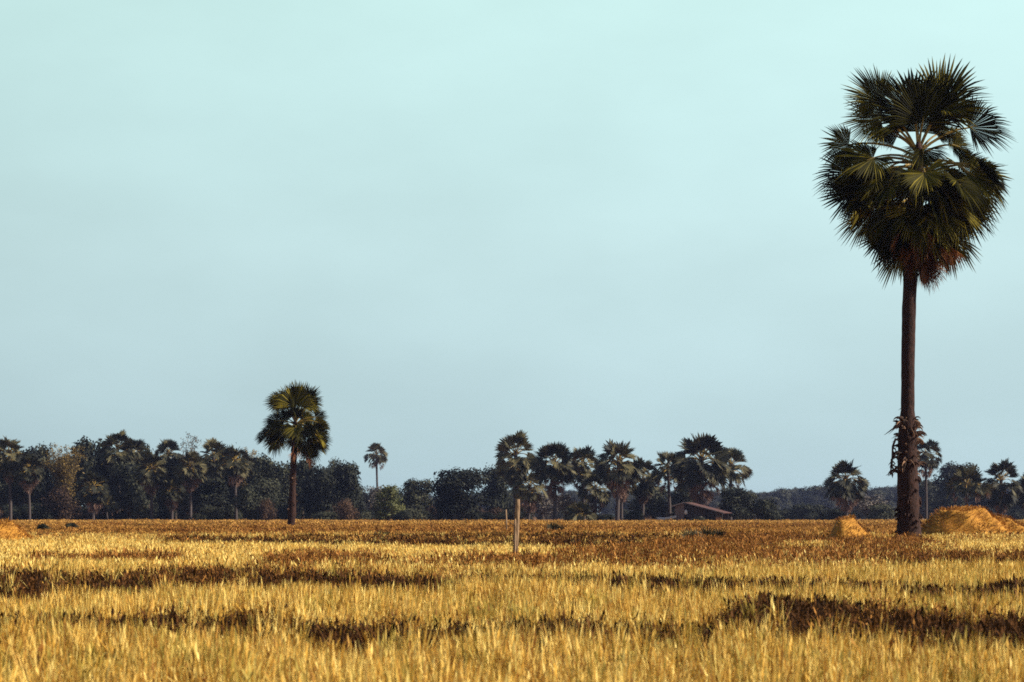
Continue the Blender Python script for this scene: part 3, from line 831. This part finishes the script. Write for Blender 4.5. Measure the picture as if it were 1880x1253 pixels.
def tree_proto(seed, h, w, base, nl, n, size, kind='round'):
    r = random.Random(seed); lobes = []
    H = h - base
    for i in range(nl):
        a = r.uniform(0, 6.28)
        if kind == 'round':
            z = base + H * (.12 + .88 * (i + .5) / nl)
            f = math.sqrt(max(.08, 1 - ((z - base - H * .42) / (H * .62)) ** 2))
            rad = w * .5 * f * r.uniform(.25, .75)
            R0 = w * r.uniform(.13, .22)
        elif kind == 'column':
            z = base + H * (.05 + .9 * (i + .5) / nl)
            f = .6 + .4 * math.sin(PI * (z - base) / H)
            rad = w * .5 * f * r.uniform(.1, .6)
            R0 = w * r.uniform(.17, .27)
        else:
            z = base + H * r.uniform(.1, .82); rad = w * .5 * r.uniform(.1, .75); R0 = w * r.uniform(.12, .19)
        zz = min(z, h - R0 * .8)
        lobes.append(((rad * math.cos(a), rad * math.sin(a), zz), (R0 * r.uniform(.9, 1.25), R0 * r.uniform(.9, 1.25), R0 * r.uniform(.7, 1.0))))
    lobes.append(((0, 0, base + H * .45), (w * .33, w * .33, H * .36)))
    cm = leaf_lobes(seed, lobes, n, size)
    tb = MB()
    tr = w * .028 + .08
    tb.tube([(0, 0, -.2), (.05, 0, base * .6), (0, .05, base + H * .3), (.1, 0, base + H * .6)], [tr * 1.4, tr, tr * .7, tr * .2], 8)
    for c, rad in lobes[::2][:9]:
        tb.tube([(0, 0, base * .8), (c[0] * .4, c[1] * .4, base + (c[2] - base) * .5), c], [tr * .55, tr * .3, tr * .08], 5)
    return cm, tb

def bamboo_proto(seed, h, w, n):
    r = random.Random(seed); cm, tb = MB(), MB()
    for i in range(n):
        a = r.uniform(0, 6.28); out = w * .5 * r.random() ** .6; hh = h * r.uniform(.65, 1.0)
        p0 = Vector((r.uniform(-.5, .5), r.uniform(-.5, .5), -.1))
        top = Vector((math.cos(a) * out, math.sin(a) * out, hh))
        c = Vector((p0.x + (top.x - p0.x) * .25, p0.y + (top.y - p0.y) * .25, hh * .75))
        end = top + Vector((math.cos(a), math.sin(a), -.35)) * h * .08
        pts = bez(p0, c, top, 8) + [end]
        tb.tube(pts, [.055 - .005 * k for k in range(9)], 4, r.random())
        for k in range(150):
            t = r.uniform(.22, 1); q = Vector(pts[min(8, int(t * 8))]).lerp(Vector(pts[min(8, int(t * 8) + 1)]), r.random())
            sp = .35 + .7 * (1 - t)
            q = q + Vector((r.gauss(0, sp * .6), r.gauss(0, sp * .6), r.gauss(0, .25)))
            e = Vector((r.uniform(-1, 1), r.uniform(-1, 1), r.uniform(-.9, .4))).normalized() * r.uniform(.25, .55)
            s = e.cross(Vector((r.uniform(-1, 1), r.uniform(-1, 1), 1))).normalized() * .08
            cm.add([q, q + e * .5 + s, q + e, q + e * .5 - s], [(0, 1, 2, 3)], min(1, max(0, r.gauss(.5, .22))))
    return cm, tb

TP = {}
def reg(k, cmtb, mat):
    cm, tb = cmtb
    TP[k] = (cm.mesh('crown', mat), tb.mesh('trunk', M['wood'], True))
reg('round', tree_proto(11, 10, 10, 1.4, 24, 6500, .30), M['leafdark'])
reg('round2', tree_proto(12, 10, 10, .8, 28, 7000, .28), M['leafdark'])
reg('mid', tree_proto(13, 10, 8, 1.6, 22, 5200, .28), M['leafmid'])
reg('mid2', tree_proto(14, 10, 8, 1.0, 24, 5600, .26, 'column'), M['leafmid'])
reg('col', tree_proto(15, 10, 5.5, 1.0, 20, 4200, .26, 'column'), M['leafdark'])
reg('loose', tree_proto(16, 10, 8, 2.0, 18, 2600, .26, 'loose'), M['leafmid'])
reg('green', tree_proto(17, 6, 6, .3, 20, 4200, .20), M['leafgreen'])
reg('grey', tree_proto(18, 6, 6, .5, 22, 3600, .15, 'loose'), M['leafgrey'])
reg('rust', tree_proto(19, 4, 6, .1, 18, 3200, .16), M['leafrust'])
reg('bush', tree_proto(20, 4, 6, .05, 20, 4200, .20), M['leafdark'])
reg('bush2', tree_proto(22, 4, 7, .05, 22, 4200, .20), M['leafmid'])
cmtb = bamboo_proto(31, 13, 7, 34); reg('bamboo', cmtb, M['leafolive'])
cmtb = bamboo_proto(32, 13, 5, 22); reg('bamboo2', cmtb, M['leafgrey'])
DIM = {'round': (10, 10.4), 'round2': (10, 10.4), 'mid': (10, 8.4), 'mid2': (10, 7.4), 'col': (10, 5.4), 'loose': (10, 7.6), 'green': (6, 6.2), 'grey': (6, 6), 'rust': (4, 6.2), 'bush': (4, 6.2), 'bush2': (4, 7.2), 'bamboo': (13, 7.5), 'bamboo2': (13, 5.6)}

def tree(px, ytop, wpx, d, v, label, group, name='tree', cat='tree'):
    x = gx(px, d); gb = float(ground_h(np.array([x]), np.array([d]))[0])
    hh, ww = DIM[v]
    sz = (gz(ytop, d) - gb) / hh; sx = wpx * mpp(d) / ww
    root = empty(name, (x, d, gb), label, cat, group)
    rz = R.uniform(0, 6.28)
    cm, tb = TP[v]
    link('culms' if 'bamboo' in v else 'trunk', tb, root, (0, 0, 0), rz, (sx, sx, sz))
    link('foliage' if name in ('bush', 'bamboo') else 'crown', cm, root, (0, 0, 0), rz, (sx, sx, sz))
    return root

LW = 'broadleaf trees of the left woods'
B = 'bushes at the foot of the woods'
TREES = [
 (-20, 818, 90, 476, 'round', 'dark tree cut by the left edge of the photo behind the edge palm', LW),
 (48, 824, 80, 474, 'mid', 'dark rounded tree between the left-edge palm and the olive bamboo', LW),
 (82, 816, 66, 478, 'mid2', 'grey-green tree touching the left side of the olive bamboo', LW),
 (166, 806, 86, 476, 'mid', 'rounded tree directly right of the olive bamboo top', LW),
 (196, 830, 62, 462, 'col', 'dark narrow tree under the highest left-woods palm', LW),
 (236, 852, 96, 452, 'round2', 'broad dark tree below the highest left-woods palm, left of the pale slim trunk', LW),
 (272, 802, 60, 480, 'loose', 'feathery thin-topped tree above the palm with orange dead fronds', LW),
 (322, 838, 84, 464, 'round', 'dark tree behind the short palm with pink skirt', LW),
 (372, 838, 70, 470, 'col', 'dark tree filling the gap right of the straight pale trunk', LW),
 (388, 876, 84, 452, 'mid', 'lower grey-green tree between the straight pale trunk and the yellow-centred palm', LW),
 (412, 822, 74, 474, 'round', 'dark tree under the dark round palm crown', LW),
 (470, 836, 84, 470, 'mid', 'grey-green tree left of the lone medium palm top', LW),
 (505, 846, 78, 462, 'mid2', 'tree directly behind the left side of the lone medium palm', LW),
 (486, 880, 80, 446, 'round2', 'lower dark tree left of the lone medium palm trunk', LW),
 (556, 844, 88, 466, 'round', 'dark tree directly behind the lone medium palm trunk', LW),
 (612, 832, 44, 476, 'loose', 'thin airy treetop just right of the lone medium palm crown', LW),
 (590, 858, 90, 454, 'round2', 'dark dense tree right of the lone medium palm trunk', LW),
 (640, 849, 70, 448, 'round', 'rounded dark tree at the right end of the left woods', LW),
 (688, 886, 66, 520, 'grey', 'bare greyish twiggy tree under the small lone far palm', LW),
 (714, 891, 58, 425, 'green', 'bright green tree right of the bare greyish tree', 'trees in the centre'),
 (768, 880, 74, 470, 'mid', 'hazy dark tree left of the biggest dark tree in the centre', 'trees in the centre'),
 (846, 862, 124, 432, 'round2', 'biggest dark spreading tree in the centre, left of the pole', 'trees in the centre'),
 (914, 857, 74, 470, 'round', 'dark tree just left of the grove, behind the pole top', 'trees in the centre'),
 (995, 896, 96, 560, 'grey', 'greyish twiggy tree behind the pole and the low brownish palm', 'trees in the centre'),
 (1040, 902, 50, 425, 'grey', 'small twiggy tree right of the second palm trunk of the grove', 'trees in the centre'),
 (1200, 892, 96, 470, 'round', 'dark tree behind the hut, left of its ridge', 'trees around the hut'),
 (1262, 890, 80, 466, 'mid', 'dark tree behind the hut ridge', 'trees around the hut'),
 (1348, 896, 92, 425, 'round2', 'dark bushy tree at the right end of the hut roof', 'trees around the hut'),
 (1405, 916, 62, 415, 'bush', 'lower dark bush right of the hut, next to the bushy tree', 'trees around the hut'),
 (1480, 926, 90, 560, 'bush2', 'hazy low bush left of the stout palm on the right', 'trees on the right'),
 (1592, 904, 84, 520, 'grey', 'olive grey twiggy tree right of the stout palm', 'trees on the right'),
 (1538, 934, 64, 430, 'bush2', 'small grey bush at the foot of the stout palm', 'trees on the right'),
 (1620, 926, 66, 480, 'bush2', 'low rounded bush between the stout palm and the tall trunk', 'trees on the right'),
 (1760, 850, 92, 640, 'mid', 'tall bluish tree behind the big mound, left of the bushy palm', 'trees on the right'),
 (1712, 880, 84, 660, 'round', 'bluish tree right behind the tall palm trunk', 'trees on the right'),
 (1815, 905, 80, 640, 'round2', 'dark hazy tree left of the dense palm over the big mound', 'trees on the right'),
 (1880, 915, 80, 620, 'mid', 'hazy tree at the right edge behind the big mound slope', 'trees on the right'),
]
for t in TREES: tree(*t)
tree(122, 814, 80, 448, 'bamboo', 'olive yellow bamboo clump glowing in the left woods', 'bamboo clumps', 'bamboo', 'bamboo')
tree(338, 794, 60, 470, 'bamboo2', 'tall feathery bamboo plume reaching the sky in the left woods', 'bamboo clumps', 'bamboo', 'bamboo')
tree(452, 822, 56, 482, 'bamboo', 'pale feathery bamboo top left of the lone medium palm', 'bamboo clumps', 'bamboo', 'bamboo')
for t in [(110, 896, 80, 440, 'rust', 'reddish brown scrub under the olive bamboo', B), (60, 925, 90, 440, 'bush2', 'dark low bush at the left end of the woods', B),
          (460, 894, 66, 430, 'bush', 'dark brownish bush left of the lone medium palm trunk', B), (490, 918, 40, 428, 'rust', 'rusty dry bush touching the dark brownish bush', B),
          (634, 918, 54, 420, 'rust', 'reddish brown scrub below the rounded end tree of the left woods', B), (600, 940, 70, 425, 'bush2', 'low grey-green bush right of the lone medium palm trunk', B),
          (740, 938, 46, 400, 'bush', 'small dark bush below the bright green tree', B), (385, 930, 50, 432, 'bush2', 'grey-green bush right of the straight pale trunk', B),
          (80, 962, 34, 128, 'bush', 'small black-green bush behind the left mound', B), (130, 960, 30, 150, 'bush', 'small dark bush right of the left mound', B),
          (1693, 984, 44, 92, 'rust', 'dry dark shrub at the foot of the tall palm trunk', B), (1165, 938, 50, 415, 'bush', 'dark bush left of the lean-to of the hut', B),
          (1282, 949, 34, 384, 'bush', 'small dark bush hiding the wall in front of the hut', B), (1232, 953, 30, 386, 'bush2', 'low grey bush below the left end of the hut', B),
          (1110, 945, 50, 420, 'bush2', 'grey bush under the grove, left of the twin rough trunk', B)]:
    tree(*t, name='bush', cat='bush')

# wooded mass behind the left trees and the hazy far wood
def wood_coll(name, keys):
    c = bpy.data.collections.new(name)
    for k in keys:
        o = bpy.data.objects.new(name + '_tree', TP[k][0]); c.objects.link(o)
    return c
wc = wood_coll('wood_trees', ['round', 'round2', 'mid', 'col'])
uc = wood_coll('undergrowth_bushes', ['bush', 'bush2', 'bush', 'rust'])
n = 90
px = NR.uniform(-160, 660, n); dd = NR.uniform(490, 560, n)
yt = np.interp(px, [-160, 0, 300, 480, 600, 660], [832, 834, 836, 852, 868, 890]) + NR.uniform(0, 24, n)
x = (px - 940) / FPX * dd; h = CAMZ - (yt - HOR) / FPX * dd
scl = np.column_stack([NR.uniform(.7, 1.0, n), NR.uniform(.7, 1.0, n), h / 10])
scatter('dark_wood', np.column_stack([x, dd, np.zeros(n)]), np.column_stack([np.zeros(n), np.zeros(n), NR.uniform(0, 6.28, n)]), scl, wc,
        'dark closed wood filling the background behind the left trees', 'wood')
n = 330
px = NR.uniform(640, 2020, n); dd = NR.uniform(1150, 1500, n)
yt = np.interp(px, [640, 780, 1000, 1400, 1500, 1560, 1640, 1760, 1900], [905, 912, 906, 906, 897, 906, 898, 893, 896]) + NR.uniform(-6, 12, n)
x = (px - 940) / FPX * dd; h = CAMZ - (yt - HOR) / FPX * dd
scl = np.column_stack([NR.uniform(1.0, 1.9, n), NR.uniform(1.0, 1.9, n), h / 10])
scatter('far_wood', np.column_stack([x, dd, np.zeros(n)]), np.column_stack([np.zeros(n), np.zeros(n), NR.uniform(0, 6.28, n)]), scl, wc,
        'bluish far wood fading in haze along the horizon on the right', 'wood')

n = 420
px = np.concatenate([NR.uniform(-160, 960, 300), NR.uniform(960, 2040, 120)]); dd = NR.uniform(452, 530, n)
dd = np.where(px > 960, dd + NR.uniform(60, 300, n), dd)
hh_ = NR.uniform(1.6, 3.4, n); sx_ = NR.uniform(.5, 1.0, n)
scatter('undergrowth', np.column_stack([(px - 940) / FPX * dd, dd, np.zeros(n)]), np.column_stack([np.zeros(n), np.zeros(n), NR.uniform(0, 6.28, n)]),
        np.column_stack([sx_, sx_, hh_ / 4]), uc, 'dark undergrowth closing the gaps between the tree trunks', 'undergrowth')

# ------------------------------------------------------------------ mounds
def mound(name, px, py_top, pyb, w_left, w_right, depth, d, flat, label, seed, sharp=1.4):
    r = random.Random(seed)
    x0 = gx(px, d); gb = float(ground_h(np.array([x0]), np.array([d]))[0])
    H = gz(py_top, d) - gb
    wl, wr = w_left * mpp(d), w_right * mpp(d)
    def hf(X, Y):
        ux = np.where(X < 0, -X / wl, X / wr)
        uy = np.abs(Y) / depth
        rho = np.sqrt(ux ** 2 + uy ** 2) + .05 * np.sin(X * 2.1 + Y) + .035 * np.sin(X * 5 + Y * 3 + 1)
        t = np.clip((1 - rho) / (1 - flat), 0, 1)
        base = t ** sharp * (1 - .25 * (1 - t)) 
        return H * base + .05 * np.sin(X * 3.3 + Y * 2) * t + .035 * np.sin(X * 7 - Y * 6) * t
    nx, ny_ = 70, 50
    X = np.linspace(-wl * 1.15, wr * 1.15, nx); Y = np.linspace(-depth * 1.15, depth * 1.15, ny_)
    XX, YY = np.meshgrid(X, Y)
    ZZ = hf(XX, YY) - .06
    mb = MB()
    mb.v = np.stack([XX, YY, ZZ], 2).reshape(-1, 3).tolist(); mb.t = [.5] * len(mb.v)
    mb.f = [(j * nx + i, j * nx + i + 1, (j + 1) * nx + i + 1, (j + 1) * nx + i) for j in range(ny_ - 1) for i in range(nx - 1)]
    root = empty(name, (x0, d, gb), label, 'mound', 'straw coloured mounds in the field')
    mb.build('earth', M['mound'], root, True)
    gm = MB(); rg = np.random.default_rng(seed)
    n = int(1500 * (wl + wr) * depth / 3)
    gxv = rg.uniform(-wl, wr, n); gyv = rg.uniform(-depth, depth, n); gzv = hf(gxv, gyv)
    sl = (hf(gxv + .1, gyv) - hf(gxv - .1, gyv)) / .2; sly = (hf(gxv, gyv + .1) - hf(gxv, gyv - .1)) / .2
    pat = .5 + .3 * np.sin(gxv * 3 + gzv * 5) + .25 * np.sin(gxv * 8 - gyv * 4)
    for i in range(n):
        if gzv[i] < .04: continue
        b = Vector((gxv[i], gyv[i], gzv[i] - .03))
        L = r.uniform(.04, .11)
        e = Vector((-sl[i] * .9 + r.uniform(-.5, .5), -sly[i] * .9 + r.uniform(-.5, .5), .75)).normalized() * L
        s = Vector((r.uniform(-1, 1), r.uniform(-1, 1), 0)).normalized() * .016
        e2 = e + Vector((-sl[i], -sly[i], -.6)) * L * .5
        gm.add([b - s, b + s, b + e + s * .6, b + e - s * .6, b + e + e2 * .5], [(0, 1, 2, 3), (3, 2, 4)], min(1, max(0, pat[i] * .7 + r.uniform(-.15, .3))))
    gmo = gm.build('dry_grass', M['moundgrass'], root)
    return root
mound('earth_mound', 1762, 934, 992, 112, 175, 2.6, 97, .30, 'large straw coloured mound rising behind the tall palm trunk at the right edge', 3, 1.1)
mound('earth_mound', 1546, 952, 990, 32, 74, 1.3, 86, .34, 'small pointed golden mound with steep shaded left side, left of the tall palm', 4, .9)
mound('earth_mound', -6, 959, 988, 110, 96, 2.2, 84, .3, 'low golden mound cut by the left edge of the photo', 5, .85)

# ------------------------------------------------------------------ pole and posts
d = 52.0
x = gx(946, d)
gb = float(ground_h(np.array([x]), np.array([d]))[0])
root = empty('wooden_pole', (x, d, gb), 'leaning weathered wooden pole with forked lower half standing upright in the stubble', 'pole')
def q(px, py, yy=0.0): return (gx(px, d) - x, yy, gz(py, d) - gb)
mb = MB()
mb.tube([q(951, 917), q(950.5, 930), q(949.5, 950), q(949, 975), q(948, 1000), q(947, 1032)], [.042, .052, .055, .05, .046, .044], 9, .6)
mb.build('upper_stake', M['pole'], root, True)
mb = MB()
mb.tube([q(946, 953, -.04), q(945.5, 970, -.06), q(945.5, 990, -.06), q(944.5, 1010, -.07), q(944, 1040, -.05)], [.022, .03, .035, .034, .032], 8, .3)
mb.build('lower_stake', M['pole'], root, True)
mb = MB()
mb.tube([q(944, 966, -.06), q(940, 962, -.06), q(936, 957, -.06)], [.014, .010, .005], 5, .6)
mb.build('twig', M['pole'], root, True)
d = 120.0; x = gx(931, d); gb = float(ground_h(np.array([x]), np.array([d]))[0])
mb = MB()
mb.tube([(0, 0, -.1), (-.03, 0, .5), (-.05, 0, gz(936, d) - gb)], [.05, .045, .035], 8)
o = mb.build('fence_post', M['pole'], None, True); o.location = (x, d, gb)
tag(o, 'short pinkish post sticking out of the grass left of the tall pole', 'post')

# ------------------------------------------------------------------ hut
d = 392.0
hx = gx(1272, d); gb = float(ground_h(np.array([hx]), np.array([d]))[0])
RZ = math.radians(-20)
hut = empty('hut', (hx, d, gb), 'low wooden farm hut with long rusty red roof under the biggest grove palm', 'hut', rz=RZ)
m_ = mpp(d); cs = math.cos(RZ)
# local x across the gable, local y into depth; heights in metres above the ground
def lx(px): return (gx(px, d) - hx - 2.6 * math.sin(RZ)) / cs
zr, zl, ze = gz(923, d) - gb, gz(930, d) - gb, gz(942, d) - gb
xr, xl, xe = lx(1254), lx(1232), lx(1323)
LEN = 5.6
def slab(x0, z0, x1, z1, y0, y1, th):
    mb = MB(); n = 26
    vs, fs = [], []
    for j in range(n + 1):
        y = y0 + (y1 - y0) * j / n; o_ = .025 * (j % 2)
        vs += [(x0, y, z0 + o_), (x1, y, z1 + o_), (x0, y, z0 - th + o_), (x1, y, z1 - th + o_)]
    for j in range(n):
        a = 4 * j; b = a + 4
        fs += [(a, a + 1, b + 1, b), (a + 2, b + 2, b + 3, a + 3), (a, b, b + 2, a + 2), (a + 1, a + 3, b + 3, b + 1)]
    fs += [(0, 2, 3, 1), (4 * n, 4 * n + 1, 4 * n + 3, 4 * n + 2)]
    mb.add(vs, fs)
    return mb
rf = slab(xr, zr, xe, ze, -2.6, -2.6 + LEN, .08).build('roof', M['roof'], hut)
slab(xl, zl, xr - .004, zr, -2.6, -2.6 + LEN, .08).build('left_roof_slope', M['roof'], hut)
def barbox(a, b, w, h):
    mb = MB(); a, b = Vector(a), Vector(b); dv = b - a
    ang = math.atan2(dv.z, dv.x)
    mb.box((a + b) / 2, (dv.length, w, h), Matrix.Rotation(-ang, 3, 'Y'))
    return mb
barbox((xl - .05, -2.67, zl - .02), (xr, -2.67, zr), .06, .16).build('barge_board', M['rooftrim'], hut)
barbox((xr, -2.67, zr), (xe + .1, -2.67, ze - .02), .06, .13).build('barge_board', M['rooftrim'], hut)
wt = lambda x_: float(np.interp(x_, [xl, xr, xe], [zl, zr, ze])) - .12
def wall(x0, x1, y, z0=None, name='wall', mat='plank', z1=None):
    mb = MB(); n = 8; t = .1
    for i in range(n):
        a = x0 + (x1 - x0) * i / n; b = x0 + (x1 - x0) * (i + 1) / n - .015
        za = wt(a) if z1 is None else z1; zb = wt(b) if z1 is None else z1
        z_ = -.1 if z0 is None else z0
        mb.add([(a, y, z_), (b, y, z_), (b, y, zb), (a, y, za), (a, y + t, z_), (b, y + t, z_), (b, y + t, zb), (a, y + t, za)],
               [(0, 1, 2, 3), (5, 4, 7, 6), (4, 0, 3, 7), (1, 5, 6, 2), (3, 2, 6, 7), (4, 5, 1, 0)])
    return mb.build(name, M[mat], hut)
wall(lx(1237), lx(1253), -2.2, name='woven_wall', mat='mat')
wall(lx(1253), lx(1288), -1.2)
wall(lx(1296), lx(1309), -1.2)
wall(lx(1237), lx(1320), 2.1)
mb = MB(); mb.box(((lx(1288) + lx(1296)) / 2, -1.1, (wt(lx(1292)) - .1) / 2), (lx(1296) - lx(1288) - .02, .06, wt(lx(1292)) - .1)); mb.build('doorway', M['dark'], hut)  # solid dark panel, shade of the interior painted as its colour
mb = MB(); mb.box((lx(1238), 0, 1.0), (.1, 4.15, 2.0)); mb.build('side_wall', M['plank'], hut)
mb = MB(); mb.box((lx(1309), 0, .85), (.1, 4.15, 1.7)); mb.build('side_wall', M['plank'], hut)
for px in (1273, 1296, 1321):
    mb = MB(); xx = lx(px); mb.tube([(xx, -2.35, -.2), (xx, -2.35, wt(xx) - .02)], [.085, .075], 7); mb.build('post', M['wood'], hut)
mb = MB(); mb.box((lx(1314), -2.3, .42), (.85, .08, .95)); mb.build('ochre_panel', M['ochre'], hut)
mb = MB(); zc = gz(941, d) - gb
mb.tube([(lx(1257), -2.45, zc - .38), (lx(1257), -2.45, zc - .2), (lx(1257), -2.45, zc + .2), (lx(1256.5), -2.45, zc + .38)], [.14, .27, .25, .12], 10, .6)
mb.build('hanging_basket', M['pale'], hut, True)
lt = slab(lx(1203), gz(951, d) - gb, lx(1237), gz(941, d) - gb, -2.2, 1.6, .07); lt.build('lean_to_roof', M['plank'], hut)
mb = MB(); z_ = gz(952, d) - gb
vs = []; n = 14
for i in range(n + 1):
    xx = lx(1206) + (lx(1240) - lx(1206)) * i / n; sag = -.16 * math.sin(PI * i / n) + .35 * i / n
    vs += [(xx, -2.7, z_ + sag - .22), (xx, -2.75, z_ + sag + .02), (xx, -2.3, z_ + sag + .16), (xx, -2.3, z_ + sag - .10)]
fs = []
for i in range(n):
    for k in range(4): fs.append((4 * i + k, 4 * i + (k + 1) % 4, 4 * i + 4 + (k + 1) % 4, 4 * i + 4 + k))
fs += [(3, 2, 1, 0), (4 * n, 4 * n + 1, 4 * n + 2, 4 * n + 3)]
mb.add(vs, fs); mb.build('awning', M['pale'], hut)
for px in (1205, 1222):
    mb = MB(); xx = lx(px); mb.tube([(xx, -2.2, -.2), (xx, -2.2, float(np.interp(px, [1203, 1237], [gz(951, d) - gb, gz(941, d) - gb])) - .05)], [.06, .05], 6); mb.build('lean_to_post', M['wood'], hut)
# a pale jar standing before the hut
jd = 386.0; jx = gx(1287, jd); jg = float(ground_h(np.array([jx]), np.array([jd]))[0])
mb = MB(); mb.tube([(0, 0, -.05), (0, 0, .2), (0, 0, .55), (0, 0, .8), (0, 0, .95), (0, 0, 1.0)], [.22, .33, .36, .26, .17, .2], 12)
o = mb.build('water_jar', M['pale'], None, True); o.location = (jx, jd, jg)
tag(o, 'small white water jar on the ground before the hut doorway', 'jar')

# ------------------------------------------------------------------ air
zmin = float(Z.min())
mb = MB(); mb.box((0, 1170, (26 + zmin - 1) / 2), (3400, 2520, 26 - (zmin - 1)))
hm, nt, N, L = new_mat('haze_air')
pv = N.new('ShaderNodeVolumePrincipled')
HAZE = 6.5e-5
pv.inputs['Color'].default_value = (.50, .58, 1.0, 1)
pv.inputs['Density'].default_value = HAZE
pv.inputs['Anisotropy'].default_value = 0.25
out = N.new('ShaderNodeOutputMaterial'); L.new(pv.outputs[0], out.inputs['Volume'])
hz = mb.build('haze', hm)
tag(hz, 'thin bluish haze in the air over the fields', 'haze', kind='stuff')

# ------------------------------------------------------------------ light and sky
SUN_AZ, SUN_EL = math.radians(78), math.radians(36)
sv = Vector((math.sin(SUN_AZ) * math.cos(SUN_EL), math.cos(SUN_AZ) * math.cos(SUN_EL), math.sin(SUN_EL)))
sv = Vector((math.sin(math.radians(96)) * math.cos(SUN_EL), math.cos(math.radians(96)) * math.cos(SUN_EL), math.sin(SUN_EL)))
ld = bpy.data.lights.new('sun', 'SUN'); ld.energy = 4.8; ld.angle = math.radians(.5); ld.color = (1, .90, .74)
lo = bpy.data.objects.new('sun', ld); col.objects.link(lo)
lo.rotation_euler = sv.to_track_quat('Z', 'Y').to_euler(); lo.location = (60, 0, 60)

w = bpy.data.worlds.new('World'); sc.world = w; w.use_nodes = True
nt = w.node_tree; N, L = nt.nodes, nt.links; N.clear()
sky = N.new('ShaderNodeTexSky'); sky.sky_type = 'NISHITA'; sky.sun_disc = False
sky.sun_elevation = SUN_EL; sky.sun_rotation = math.radians(96); sky.air_density = 1.0; sky.dust_density = 1.0; sky.ozone_density = 1.5
bg1 = N.new('ShaderNodeBackground'); bg1.inputs[1].default_value = 0.06
L.new(sky.outputs[0], bg1.inputs[0])
# a thin veil of high cloud and dust over the lower sky
tc = N.new('ShaderNodeTexCoord'); sx = N.new('ShaderNodeSeparateXYZ'); L.new(tc.outputs['Generated'], sx.inputs[0])
cr = N.new('ShaderNodeValToRGB'); el = cr.color_ramp.elements
mr = N.new('ShaderNodeMapRange'); mr.inputs['From Min'].default_value = -.02; mr.inputs['From Max'].default_value = .30
L.new(sx.outputs['Z'], mr.inputs['Value'])
L.new(mr.outputs[0], cr.inputs[0])
el[0].position = 0.0; el[0].color = (.42, .565, .61, 1)
el[1].position = 1.0; el[1].color = (.60, .865, .845, 1)
for p, c in ((.10, (.465, .625, .665)), (.24, (.51, .69, .72)), (.40, (.555, .76, .775)), (.55, (.575, .81, .81)), (.72, (.60, .862, .842))):
    e = el.new(p); e.color = (*c, 1)
nz = N.new('ShaderNodeTexNoise'); nz.inputs['Scale'].default_value = 7.0; nz.inputs['Detail'].default_value = 6; nz.inputs['Roughness'].default_value = .52
mpn = N.new('ShaderNodeMapping'); mpn.inputs['Scale'].default_value = (1, 1, 2.2); mpn.inputs['Location'].default_value = (.35, 0, .1)
L.new(tc.outputs['Generated'], mpn.inputs['Vector']); L.new(mpn.outputs[0], nz.inputs['Vector'])
# darker towards the west (left), slightly mottled
wx = N.new('ShaderNodeMapRange'); wx.inputs['From Min'].default_value = -.24; wx.inputs['From Max'].default_value = .10
wx.inputs['To Min'].default_value = .875 * .62; wx.inputs['To Max'].default_value = .62; wx.interpolation_type = 'SMOOTHSTEP'
L.new(sx.outputs['X'], wx.inputs['Value'])
nr = N.new('ShaderNodeMapRange'); nr.inputs['From Min'].default_value = .36; nr.inputs['From Max'].default_value = .66
nr.inputs['To Min'].default_value = .945; nr.inputs['To Max'].default_value = 1.03
L.new(nz.outputs['Fac'], nr.inputs['Value'])
ml = N.new('ShaderNodeMath'); ml.operation = 'MULTIPLY'; L.new(wx.outputs[0], ml.inputs[0]); L.new(nr.outputs[0], ml.inputs[1])
bg2 = N.new('ShaderNodeBackground'); L.new(cr.outputs[0], bg2.inputs[0]); L.new(ml.outputs[0], bg2.inputs[1])
fd = N.new('ShaderNodeMapRange'); fd.inputs['From Min'].default_value = .22; fd.inputs['From Max'].default_value = .45
fd.inputs['To Min'].default_value = 1.0; fd.inputs['To Max'].default_value = 0.0; fd.interpolation_type = 'SMOOTHSTEP'
L.new(sx.outputs['Z'], fd.inputs['Value'])
fy = N.new('ShaderNodeMapRange'); fy.inputs['From Min'].default_value = 0.0; fy.inputs['From Max'].default_value = .85
fy.inputs['To Min'].default_value = .12; fy.inputs['To Max'].default_value = 1.0; fy.interpolation_type = 'SMOOTHSTEP'
L.new(sx.outputs['Y'], fy.inputs['Value'])
fm = N.new('ShaderNodeMath'); fm.operation = 'MULTIPLY'; L.new(fd.outputs[0], fm.inputs[0]); L.new(fy.outputs[0], fm.inputs[1])
mxs = N.new('ShaderNodeMixShader'); L.new(fm.outputs[0], mxs.inputs[0]); L.new(bg1.outputs[0], mxs.inputs[1]); L.new(bg2.outputs[0], mxs.inputs[2])
wo = N.new('ShaderNodeOutputWorld'); L.new(mxs.outputs[0], wo.inputs['Surface'])

# ------------------------------------------------------------------ camera and render settings
cd = bpy.data.cameras.new('camera'); cam = bpy.data.objects.new('camera', cd); col.objects.link(cam)
cam.location = (0, 0, CAMZ); cam.rotation_euler = (PI / 2, 0, 0)
cd.lens = LENS; cd.sensor_width = SENS; cd.shift_y = (HOR - 626.5) / 1880
cd.clip_start = .1; cd.clip_end = 8000
cd.dof.use_dof = True; cd.dof.focus_distance = 95; cd.dof.aperture_fstop = 5.0
sc.camera = cam
vs_ = sc.view_settings
vs_.view_transform = 'Standard'; vs_.look = 'None'; vs_.exposure = 0.8; vs_.gamma = 1; vs_.use_curve_mapping = False
sc.cycles.max_bounces = 5; sc.cycles.diffuse_bounces = 2; sc.cycles.glossy_bounces = 1; sc.cycles.transmission_bounces = 3
sc.cycles.transparent_max_bounces = 8; sc.cycles.volume_bounces = 0
sc.cycles.use_denoising = False
sc.cycles.filter_width = 1.7
